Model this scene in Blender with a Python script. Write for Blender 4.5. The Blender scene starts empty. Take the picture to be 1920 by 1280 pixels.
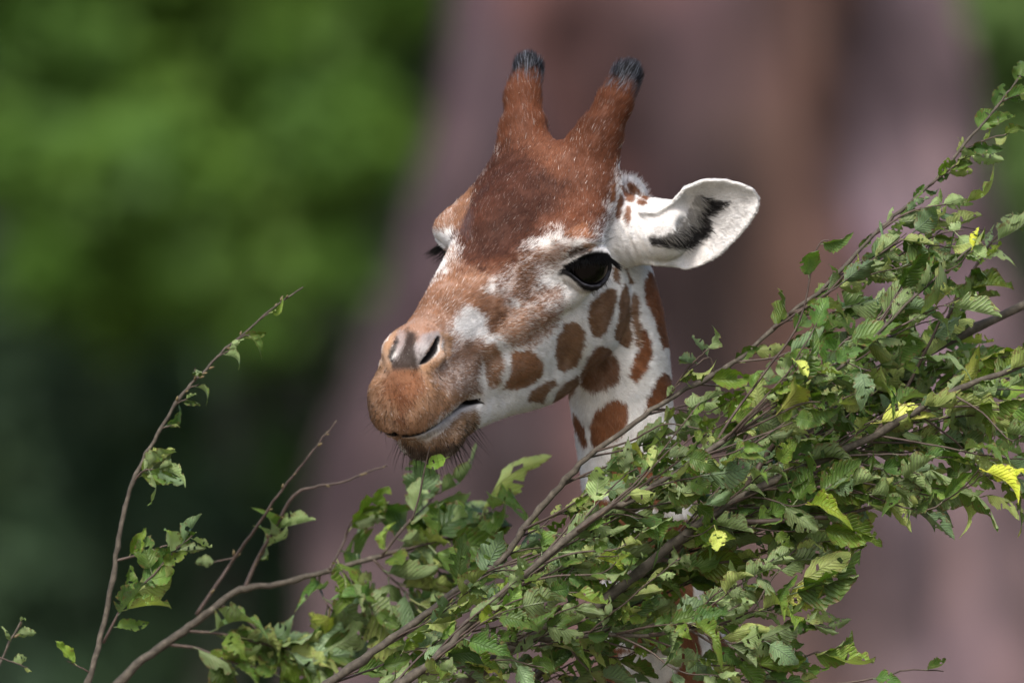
import bpy, math, random, time
import numpy as np
from math import sin, cos, pi, radians
T0 = time.time()
rng = np.random.default_rng(7)
random.seed(7)
scene = bpy.context.scene
C = scene.collection

# ------------------------------------------------------------------ scale
# one working unit = 0.82 mm; x to the right, y away, z up; the origin is 3.6 m above the ground
S = 0.00082
H = 3.6
LENS = 400.0
DIST = 1920 * S * LENS / 36.0            # camera to the giraffe's eyes, 17.5 m
DU = DIST / S

def W(p):                                # working units -> metres
    p = np.asarray(p, dtype=np.float64)
    return p * S + np.array([0, 0, H])

# ------------------------------------------------------------------ camera
cam = bpy.data.cameras.new('camera')
cam.lens = LENS; cam.sensor_width = 36.0
cam.clip_start = 0.5; cam.clip_end = 2000
cam.dof.use_dof = True
cam.dof.focus_distance = DIST - 110 * S
cam.dof.aperture_fstop = 3.2
cam.dof.aperture_blades = 0
camo = bpy.data.objects.new('camera', cam); C.objects.link(camo)
camo.location = (0, -DIST, H); camo.rotation_euler = (radians(90), 0, 0)
scene.camera = camo

# ------------------------------------------------------------------ light
SUN_EL, SUN_AZ = radians(50), radians(-10)     # azimuth measured from the camera's side, + to the right
world = bpy.data.worlds.new('World'); scene.world = world; world.use_nodes = True
nt = world.node_tree; nt.nodes.clear()
sky = nt.nodes.new('ShaderNodeTexSky'); sky.sky_type = 'NISHITA'; sky.sun_disc = False
sky.sun_elevation = SUN_EL; sky.sun_rotation = pi - SUN_AZ
sky.air_density = 1.0; sky.dust_density = 4.0; sky.ozone_density = 1.0
bg = nt.nodes.new('ShaderNodeBackground'); bg.inputs[1].default_value = 0.095
wo = nt.nodes.new('ShaderNodeOutputWorld')
nt.links.new(sky.outputs[0], bg.inputs[0]); nt.links.new(bg.outputs[0], wo.inputs[0])
sl = bpy.data.lights.new('sun', 'SUN'); sl.energy = 1.5; sl.angle = radians(14); sl.color = (1.0, 0.97, 0.93)
so = bpy.data.objects.new('sun', sl); C.objects.link(so)
sdir = np.array([sin(SUN_AZ) * cos(SUN_EL), -cos(SUN_AZ) * cos(SUN_EL), sin(SUN_EL)])
from mathutils import Vector, Matrix
so.rotation_euler = Vector(sdir).to_track_quat('Z', 'Y').to_euler()
so.location = (0, -4, 14)
vs = scene.view_settings
vs.view_transform = 'Standard'; vs.look = 'None'; vs.exposure = 1.28; vs.gamma = 1.0
scene.render.engine = 'CYCLES'

# ------------------------------------------------------------------ node helpers
def new_mat(name):
    m = bpy.data.materials.new(name); m.use_nodes = True
    m.node_tree.nodes.clear()
    return m, m.node_tree.nodes, m.node_tree.links
def principled(n, l, rough=0.8, spec=0.3):
    b = n.new('ShaderNodeBsdfPrincipled'); o = n.new('ShaderNodeOutputMaterial')
    b.inputs['Roughness'].default_value = rough
    b.inputs['Specular IOR Level'].default_value = spec
    l.new(b.outputs[0], o.inputs[0])
    return b, o
def noise(n, l, scale, detail=3, rough=0.55, vec=None):
    t = n.new('ShaderNodeTexNoise'); t.inputs['Scale'].default_value = scale
    t.inputs['Detail'].default_value = detail; t.inputs['Roughness'].default_value = rough
    if vec is not None: l.new(vec, t.inputs['Vector'])
    return t
def ramp(n, l, fac, stops):
    r = n.new('ShaderNodeValToRGB')
    els = r.color_ramp.elements
    while len(els) < len(stops): els.new(0.5)
    for e, (p, c) in zip(els, stops):
        e.position = p; e.color = (c[0], c[1], c[2], 1)
    l.new(fac, r.inputs[0])
    return r
def mixrgb(n, l, fac, a, b, mode='MIX'):
    m = n.new('ShaderNodeMix'); m.data_type = 'RGBA'; m.blend_type = mode
    for sock, v in ((m.inputs[0], fac), (m.inputs[6], a), (m.inputs[7], b)):
        if hasattr(v, 'links') or hasattr(v, 'is_linked'): l.new(v, sock)
        elif isinstance(v, (int, float)): sock.default_value = v
        else: sock.default_value = (v[0], v[1], v[2], 1)
    return m.outputs[2]
def bump(n, l, height, strength, dist, bsdf):
    b = n.new('ShaderNodeBump'); b.inputs['Strength'].default_value = strength
    b.inputs['Distance'].default_value = dist
    l.new(height, b.inputs['Height']); l.new(b.outputs[0], bsdf.inputs['Normal'])

def mesh_obj(name, verts, faces, mat=None, parent=None, smooth=True):
    me = bpy.data.meshes.new(name)
    me.from_pydata([tuple(v) for v in verts], [], [tuple(f) for f in faces])
    me.update()
    if smooth: me.shade_smooth()
    if mat: me.materials.append(mat)
    o = bpy.data.objects.new(name, me); C.objects.link(o)
    if parent: o.parent = parent
    return o
def big_mesh(name, verts, quads, mat=None):
    """numpy arrays -> mesh, quick for many faces"""
    me = bpy.data.meshes.new(name)
    k = quads.shape[1]
    me.vertices.add(len(verts)); me.vertices.foreach_set('co', np.asarray(verts, dtype=np.float32).ravel())
    me.loops.add(quads.size); me.loops.foreach_set('vertex_index', quads.astype(np.int32).ravel())
    me.polygons.add(len(quads))
    me.polygons.foreach_set('loop_start', np.arange(0, quads.size, k, dtype=np.int32))
    me.update(calc_edges=True); me.validate()
    me.shade_smooth()
    if mat: me.materials.append(mat)
    return me
def tag(o, label=None, cat=None, group=None, kind=None):
    if label: o['label'] = label
    if cat: o['category'] = cat
    if group: o['group'] = group
    if kind: o['kind'] = kind
    return o
def empty(name, loc):
    o = bpy.data.objects.new(name, None); C.objects.link(o); o.location = loc
    o.empty_display_size = 0.1
    return o
# ------------------------------------------------------------------ giraffe: head frame
th, ph, rh = radians(35), radians(27), radians(5)
F_ = np.array([-sin(th)*cos(ph), -cos(th)*cos(ph), -sin(ph)])
U_ = np.array([-sin(th)*sin(ph), -cos(th)*sin(ph), cos(ph)])
R_ = np.array([cos(th), -sin(th), 0.0])
R_, U_ = R_*cos(rh) - U_*sin(rh), U_*cos(rh) + R_*sin(rh)
HO = np.array([12.0, 0.0, 151.0])
MH = np.stack([F_, U_, R_])
def loc2w(f, u, r): return HO + f*F_ + u*U_ + r*R_
def px3(px, py, y):                       # point at depth y seen at a photo position
    k = 1 + y / DU
    return np.array([(px-960)*k, y, (640-py)*k])

def smin(a, b, k):
    h = np.clip(0.5 + 0.5*(b-a)/k, 0, 1)
    return b*(1-h) + a*h - k*h*(1-h)
def smax(a, b, k): return -smin(-a, -b, k)
def ell(P, c, r, M=None):
    q = P - np.asarray(c)
    if M is not None: q = q @ M.T
    q = q / np.asarray(r)
    n = np.sqrt((q*q).sum(1)) + 1e-9
    n2 = np.sqrt(((q/np.asarray(r))**2).sum(1)) + 1e-9
    return n*(n-1)/n2
def cone(P, a, b, ra, rb):
    a = np.asarray(a, float); b = np.asarray(b, float); ab = b-a
    t = np.clip(((P-a) @ ab)/(ab@ab), 0, 1)
    return np.linalg.norm(P-a-t[:, None]*ab, axis=1) - (ra + (rb-ra)*t)
def curve_tab(st, n=200):
    """smooth Catmull-Rom table through stations"""
    st = np.array(st, float); x = st[:, 0]
    xs = np.linspace(x[0], x[-1], n)
    out = np.empty((n, st.shape[1]-1))
    m = np.gradient(st[:, 1:], x, axis=0)
    i = np.clip(np.searchsorted(x, xs, side='right')-1, 0, len(x)-2)
    h = x[i+1]-x[i]; t = ((xs-x[i])/h)[:, None]; h = h[:, None]
    out = ((2*t**3-3*t**2+1)*st[i, 1:] + (t**3-2*t**2+t)*h*m[i] + (-2*t**3+3*t**2)*st[i+1, 1:] + (t**3-t**2)*h*m[i+1])
    return xs, out
def loft(f, u, r, tab, n):
    xs, o = tab
    uc = np.interp(f, xs, o[:, 0]); hu = np.maximum(np.interp(f, xs, o[:, 1]), 4); hw = np.maximum(np.interp(f, xs, o[:, 2]), 4)
    q = ((np.abs(r)/hw)**n + (np.abs(u-uc)/hu)**n)**(1/n)
    d = (q-1)*np.minimum(hw, hu)*0.95
    return smax(d, np.maximum(f-xs[-1], xs[0]-f), 12)

SKULL = curve_tab([  # f, centre u, half height, half width
    (-285, 10, 28, 45), (-262, 25, 58, 76), (-215, 45, 96, 106), (-150, 48, 112, 122), (-70, 36, 106, 130), (0, 22, 98, 124),
    (70, 8, 98, 106), (150, -2, 92, 84), (230, -12, 82, 68), (300, -24, 78, 57), (362, -36, 80, 54),
    (410, -52, 78, 60), (450, -68, 66, 66), (478, -80, 48, 52), (494, -88, 24, 30)])
JAW = curve_tab([
    (-190, -110, 60, 56), (-150, -140, 100, 74), (-80, -168, 116, 84), (-10, -182, 112, 82), (60, -186, 94, 72), (130, -180, 76, 58), (200, -172, 64, 48),
    (260, -164, 58, 44), (310, -162, 54, 46), (360, -164, 52, 50), (400, -162, 46, 50), (428, -156, 34, 40), (442, -150, 16, 22)])
NECK0 = [ # x, y, z, radius
    (140, 190, 190, 92), (175, 225, 80, 96), (197, 250, -20, 94), (207, 268, -110, 90), (228, 290, -250, 92), (262, 320, -430, 104),
    (292, 350, -600, 118), (330, 400, -800, 140), (390, 480, -1050, 185), (470, 620, -1350, 260)]
_a = np.array(NECK0, float)
_t, _o = curve_tab(np.concatenate([np.arange(len(_a))[:, None], _a], 1), 23)
NECK = [tuple(v) for v in _o]
EYE_C = [(-24, -9, 130), (-24, -9, -130)]
EYE_R = 47.0
_n = R_*0.90 + F_*0.40 + U_*0.04 + np.array([0, -1.3, 0]); _n /= np.linalg.norm(_n)
_a = np.array([-1.0, 0, 0.02]); _a -= _n*(_a@_n); _a /= np.linalg.norm(_a)
_b = np.cross(_a, _n); _b = _b if _b[2] > 0 else -_b
EAX = [v@MH.T for v in (_a, _b, _n)]      # in head coordinates
def eye_axes(s):
    return [(np.array([v[0], v[1], v[2]*s]))@MH for v in EAX]
def eye_open(a, b):
    """signed measure of the lid opening in the eye plane: < 0 inside; a towards the nose, b up"""
    a = a/1.08; b = b/1.1
    xa = [-50, -44, -36, -22, -6, 10, 22, 32, 39, 44]
    top = np.interp(a, xa, [0, 10, 16, 20, 21, 19, 14, 8, 3, -2])
    bot = np.interp(a, xa, [-2, -14, -24, -32, -33, -28, -19, -11, -6, -4])
    d = np.maximum(b-top, bot-b)
    return np.maximum(d, np.maximum(a-44, -a-50))
EARN = None
def ear_frame(s):
    base = loc2w(-208, -12, 118*s)
    if s > 0: tip = px3(1430, 384, 40)
    else: tip = loc2w(-410, -40, -185)
    A = tip-base; L = np.linalg.norm(A); A /= L
    look = np.array([-0.05, -0.93, -0.36]) if s > 0 else -R_
    N = look - A*(look@A); N /= np.linalg.norm(N)
    B = np.cross(N, A)                    # across the ear, upwards
    if B[2] < 0: B = -B
    return base, A, B, N, L
EARS = {1: ear_frame(1), -1: ear_frame(-1)}
def ear_sdf(P, s):
    base, A, B, N, L = EARS[s]
    q = P-base; a = q@A; b = q@B; c = q@N
    t = a/L
    # outline: narrow stalk, then broad leaf
    tt = np.clip(t, 0, 1)
    xs = [0, .12, .25, .36, .46, .6, .75, .87, .95, 1.0]
    up = np.interp(tt, xs, [46, 38, 30, 40, 62, 72, 66, 53, 37, 12])
    dn = np.interp(tt, xs, [64, 70, 88, 104, 102, 90, 64, 36, 12, -14])
    mid = (up-dn)/2; hw = (up+dn)/2
    v = (b-mid)/hw
    # cupped shell, deep near the base and shallow at the tip
    depth = np.interp(tt, [0, .2, .4, .6, .8, 1], [66, 58, 40, 25, 14, 7])
    vv = np.clip(np.abs(v), 0, 1.3)
    c0 = depth*(vv**2.2-0.55) + np.where(v > 0, np.interp(tt, [0, .3, .55, 1], [6, 16, 6, 0])*vv**3, 0)
    th_ = np.interp(tt, [0, .3, .7, 1], [11, 6.2, 4.2, 3.4])
    slope = 1/np.sqrt(1+(depth*2.2*vv**1.2/hw)**2)
    sheet = np.abs(c-c0)*slope - th_
    edge = (np.abs(v)-1)*hw*0.9
    d = smax(sheet, edge, 7)
    d = smax(d, np.maximum(a-L, 30-a), 14)
    return np.maximum(d, np.linalg.norm(P-base-A*L*0.5, axis=1)-L*0.72)

def groove(d, slab, depth, k=4):
    return smax(d, -smax(slab, -(d+depth), 3), k)

def giraffe_sdf(P):
    q = (P-HO) @ MH.T
    f, u, r = q[:, 0], q[:, 1], q[:, 2]
    ar = np.abs(r)
    Q = np.stack([f, u, ar], 1)           # mirrored local coordinates
    d = loft(f, u, r, SKULL, 2.35)
    j = loft(f, u, r, JAW, 2.2)
    d = smin(d, j, 26)
    # masseter and cheek
    d = smin(d, ell(Q, (-95, -115, 80), (112, 125, 48)), 34)
    d = smin(d, ell(Q, (90, -105, 58), (130, 62, 32)), 40)
    d = smin(d, ell(Q, (215, -100, 34), (80, 50, 24)), 30)
    # cheekbone ridge in front of and below the eye
    d = smin(d, cone(Q, (0, -52, 108), (250, -46, 50), 22, 14), 34)
    # forehead boss, horn roots
    d = smin(d, ell(Q, (-60, 94, 0), (150, 52, 66)), 34)
    d = smin(d, cone(Q, (-170, 105, 66), (-212, 158, 82), 58, 42), 36)
    # ridge from the horn root to the brow
    d = smin(d, cone(Q, (-160, 78, 92), (-20, 46, 124), 42, 40), 40)
    # brow
    d = smin(d, ell(Q, (2, 42, 126), (60, 42, 46)), 34)
    # hollow in front of the eye and behind the brow
    d = smax(d, -ell(Q, (95, 30, 152), (62, 44, 44)), 40)
    # eye bulge
    for s in (1, -1):
        ec = loc2w(*EYE_C[0 if s > 0 else 1])
        d = smin(d, np.linalg.norm(P-ec, axis=1)-(EYE_R+6), 16)
    # horns
    d = smin(d, cone(Q, (-198, 138, 78), (-258, 206, 101), 38, 25.5), 26)
    d = smin(d, cone(Q, (-258, 206, 101), (-304, 242, 110), 25.5, 22), 30)
    # back of head and neck
    for k in range(len(NECK)-1):
        a, b = NECK[k], NECK[k+1]
        d = smin(d, cone(P, a[:3], b[:3], a[3], b[3]), 18)
    # nape ridge with the mane root
    d = smin(d, cone(P, px3(1172, 366, 205), px3(1192, 430, 250), 38, 48), 26)
    # muzzle: broad upper lip, nostril wings
    d = smin(d, ell(Q, (410, -84, 14), (54, 44, 48)), 40)
    d = smin(d, ell(Q, (350, -88, 34), (78, 34, 26)), 30)
    d = smin(d, ell(Q, (384, 18, 30), (42, 22, 20)), 16)
    d = smin(d, cone(Q, (414, -12, 40), (376, -4, 54), 13, 12), 12)
    d = smax(d, -ell(Q, (462, -4, 52), (30, 20, 34)), 18)
    # chin
    d = smin(d, ell(Q, (376, -172, 10), (54, 40, 48)), 22)
    # mouth
    mu = np.interp(f, [250, 275, 300, 330, 360, 400, 440, 480], [-160, -151, -142, -133, -127, -121, -118, -117])
    slab = np.maximum(np.abs(u-mu)-np.interp(f, [268, 300, 400, 440, 470], [3.0, 6.0, 6.5, 4.5, 3.0]), 268-f)
    d = groove(d, slab, 34, 7)
    # nostril slit
    na = np.array([416, 4, 36.]); nb = np.array([358, 22, 50.])
    d = smax(d, -ell_seg(Q, na, nb, 7.0), 6)
    # philtrum
    d = groove(d, np.maximum(np.abs(r)-2.5, np.maximum(420-f, u+15)), 4, 8)
    # ears
    for s in (1, -1):
        base, A, B, N, L = EARS[s]
        st = cone(P, base-A*30+N*6-B*14, base+A*62+N*10-B*22, 72, 58)
        ear = ear_sdf(P, s)
        e = smin(ear, smax(st, -ell(P, base+A*190+N*40-B*8, (95, 42, 46), np.stack([A, B, N])), 8), 18)
        q2 = P-base; qa = q2@A; qb = q2@B
        win = np.clip(1-np.abs(qa-18)/52, 0, 1)*np.clip(1-np.abs(qb+14)/95, 0, 1)
        e = e + 3.2*win*np.sin(qa*0.36+qb*0.075+1.2*np.sin(qb*.05))
        d = smin(d, e, 14)
    # fold above the upper lid, then the eye openings
    for s in (1, -1):
        a, b, n = eye_axes(s)
        v = P-loc2w(*EYE_C[0 if s > 0 else 1])
        ea, eb, en = v@a, v@b, v@n
        tl = np.interp(ea, [-60, -44, -20, 10, 40, 60], [8, 30, 40, 38, 24, 8])
        d = groove(d, np.maximum(np.abs(eb-tl)-2.0, np.maximum(np.abs(ea)-56, 5-en)), 4.5, 9)
        tl = np.interp(ea, [-50, -20, 10, 45], [-34, -54, -52, -30])
        d = groove(d, np.maximum(np.abs(eb-tl)-1.5, np.maximum(np.abs(ea)-44, 5-en)), 3, 8)
        cut = np.maximum(eye_open(ea, eb)*0.8, 14-en)
        d = smax(d, -cut, 5)
    return d
def ell_seg(P, a, b, r):
    ab = b-a; t = np.clip(((P-a)@ab)/(ab@ab), -0.1, 1.1)
    c = a+t[:, None]*ab
    w = P-c
    dist = np.sqrt((w[:, 0])**2 + (w[:, 1]*1.15)**2 + (w[:, 2]*0.35)**2)
    return dist - r*np.sqrt(np.clip(1.15-((t-.5)*2)**2*0.85, 0.05, 2))

# the rest of the animal, below and behind what the branches leave in view
def body_sdf(P):
    d = None
    for k in range(14, len(NECK)-1):
        a, b = NECK[k], NECK[k+1]
        e = cone(P, a[:3], b[:3], a[3], b[3])
        d = e if d is None else smin(d, e, 18)
    d = smin(d, cone(P, (520, 720, -1650), (1000, 1750, -1950), 400, 420), 200)
    d = smin(d, cone(P, (470, 640, -1500), (620, 900, -1600), 280, 320), 160)
    for (x, y, x2, y2) in ((330, 760, 330, 740), (690, 640, 700, 610), (800, 1900, 790, 1930), (1190, 1740, 1210, 1760)):
        d = smin(d, cone(P, (x, y, -1950), (x2, y2, -3050), 190, 92), 90)
        d = smin(d, cone(P, (x2, y2, -3050), (x2, y2, -4230), 88, 64), 40)
        d = smin(d, cone(P, (x2, y2-20, -4250), (x2, y2-60, -4330), 80, 92), 30)
    d = smax(d, -4388-P[:, 2], 6)
    d = smin(d, cone(P, (1110, 2000, -1750), (1150, 2170, -2700), 60, 30), 40)
    return d

def surface_nets(sdf, lo, hi, step, sub=4, margin=1.9):
    lo = np.array(lo, float); hi = np.array(hi, float)
    nb = np.ceil((hi-lo)/(step*sub)).astype(int)
    ax = [lo[i] + (np.arange(nb[i])+0.5)*step*sub - step*0.5 for i in range(3)]
    G = np.stack(np.meshgrid(*ax, indexing='ij'), -1).reshape(-1, 3)
    cv = np.concatenate([sdf(G[i:i+400000]) for i in range(0, len(G), 400000)]).astype(np.float32)
    cv3 = cv.reshape(nb)
    D = np.repeat(np.repeat(np.repeat(cv3, sub, 0), sub, 1), sub, 2)
    near = np.argwhere(np.abs(cv3) < step*sub*margin)
    kk = np.stack(np.meshgrid(*[np.arange(sub)]*3, indexing='ij'), -1).reshape(-1, 3)
    for i in range(0, len(near), 6000):
        I = (near[i:i+6000, None, :]*sub + kk[None]).reshape(-1, 3)
        v = sdf(lo + I*step)
        D[I[:, 0], I[:, 1], I[:, 2]] = v
    neg = D < 0
    # cells with a sign change
    s8 = None
    cnt = np.zeros(np.array(D.shape)-1, np.uint8)
    sl_ = [slice(0, -1), slice(1, None)]
    for a in (0, 1):
        for b in (0, 1):
            for c in (0, 1):
                cnt += neg[sl_[a], sl_[b], sl_[c]]
    act = (cnt > 0) & (cnt < 8)
    cells = np.argwhere(act)
    idx = np.full(act.shape, -1, np.int32); idx[act] = np.arange(len(cells))
    pos = np.zeros((len(cells), 3)); num = np.zeros(len(cells))
    corners = [(a, b, c) for a in (0, 1) for b in (0, 1) for c in (0, 1)]
    for ca in corners:
        for k in range(3):
            if ca[k]: continue
            cb = list(ca); cb[k] = 1
            va = D[cells[:, 0]+ca[0], cells[:, 1]+ca[1], cells[:, 2]+ca[2]]
            vb = D[cells[:, 0]+cb[0], cells[:, 1]+cb[1], cells[:, 2]+cb[2]]
            m = (va < 0) != (vb < 0)
            t = va[m]/(va[m]-vb[m])
            p = np.tile(np.array(ca, float), (m.sum(), 1)); p[:, k] = t
            pos[m] += p; num[m] += 1
    V = lo + (cells + pos/num[:, None])*step
    quads = []
    for k in range(3):
        e0 = [slice(None)]*3; e1 = [slice(None)]*3
        e0[k] = slice(0, -1); e1[k] = slice(1, None)
        ch = np.argwhere(neg[tuple(e0)] != neg[tuple(e1)])
        i1, i2 = (k+1) % 3, (k+2) % 3
        ok = (ch[:, i1] > 0) & (ch[:, i2] > 0) & (ch[:, i1] < D.shape[i1]-1) & (ch[:, i2] < D.shape[i2]-1)
        ch = ch[ok]
        def at(o1, o2):
            c = ch.copy(); c[:, i1] -= o1; c[:, i2] -= o2
            return idx[c[:, 0], c[:, 1], c[:, 2]]
        qd = np.stack([at(1, 1), at(0, 1), at(0, 0), at(1, 0)], 1)
        flip = ~neg[ch[:, 0], ch[:, 1], ch[:, 2]]
        qd[flip] = qd[flip][:, ::-1]
        quads.append(qd)
    Q4 = np.concatenate(quads)
    Q4 = Q4[(Q4 >= 0).all(1)]
    return V, Q4
def relax(V, Q4, it=2, lam=0.5):
    for _ in range(it):
        acc = np.zeros_like(V); n = np.zeros(len(V))
        for a in range(4):
            for b in (1, 3):
                np.add.at(acc, Q4[:, a], V[Q4[:, (a+b) % 4]]); np.add.at(n, Q4[:, a], 1)
        V = V + lam*(acc/np.maximum(n, 1)[:, None]-V)
    return V
GRID = 3.4
HV, HQ = surface_nets(giraffe_sdf, (-290, -520, -745), (500, 480, 560), GRID)
HV = relax(HV, HQ, 2, 0.45)
print('head mesh', len(HV), len(HQ), round(time.time()-T0, 1))
# ------------------------------------------------------------------ giraffe: coat markings
WHITE = (0.77, 0.745, 0.72)
def vnoise(P, scale, seed=0):
    """smooth value noise in [-1, 1] on points"""
    q = P/scale + seed*17.31
    i = np.floor(q).astype(np.int64); t = q-i; t = t*t*(3-2*t)
    def hsh(a, b, c):
        h = (a*374761393 + b*668265263 + c*2147483647 + seed*974711) & 0xffffffff
        h = ((h ^ (h >> 13))*1274126177) & 0xffffffff
        return ((h ^ (h >> 16)) & 0xffff)/32767.5-1
    r = 0
    for a in (0, 1):
        for b in (0, 1):
            for c in (0, 1):
                w = np.abs(1-a-t[:, 0])*np.abs(1-b-t[:, 1])*np.abs(1-c-t[:, 2])
                r = r + w*hsh(i[:, 0]+a, i[:, 1]+b, i[:, 2]+c)
    return r
def poly_sd(x, y, poly):
    """signed distance to a polygon, negative inside"""
    p = np.array(poly, float); n = len(p)
    d = np.full(len(x), 1e9); ins = np.zeros(len(x), bool)
    for i in range(n):
        a = p[i]; b = p[(i+1) % n]; e = b-a
        wx, wy = x-a[0], y-a[1]
        t = np.clip((wx*e[0]+wy*e[1])/(e@e+1e-9), 0, 1)
        d = np.minimum(d, (wx-e[0]*t)**2+(wy-e[1]*t)**2)
        c = ((a[1] > y) != (b[1] > y))
        if abs(e[1]) > 1e-9:
            ins ^= c & (x < a[0]+(y-a[1])/e[1]*e[0])
    d = np.sqrt(d)
    return np.where(ins, -d, d)
SPOT = (0.205, 0.113, 0.063)
SPOT2 = (0.185, 0.072, 0.031)
DRED = (0.058, 0.021, 0.012)
TAN = (0.24, 0.118, 0.066)
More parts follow.
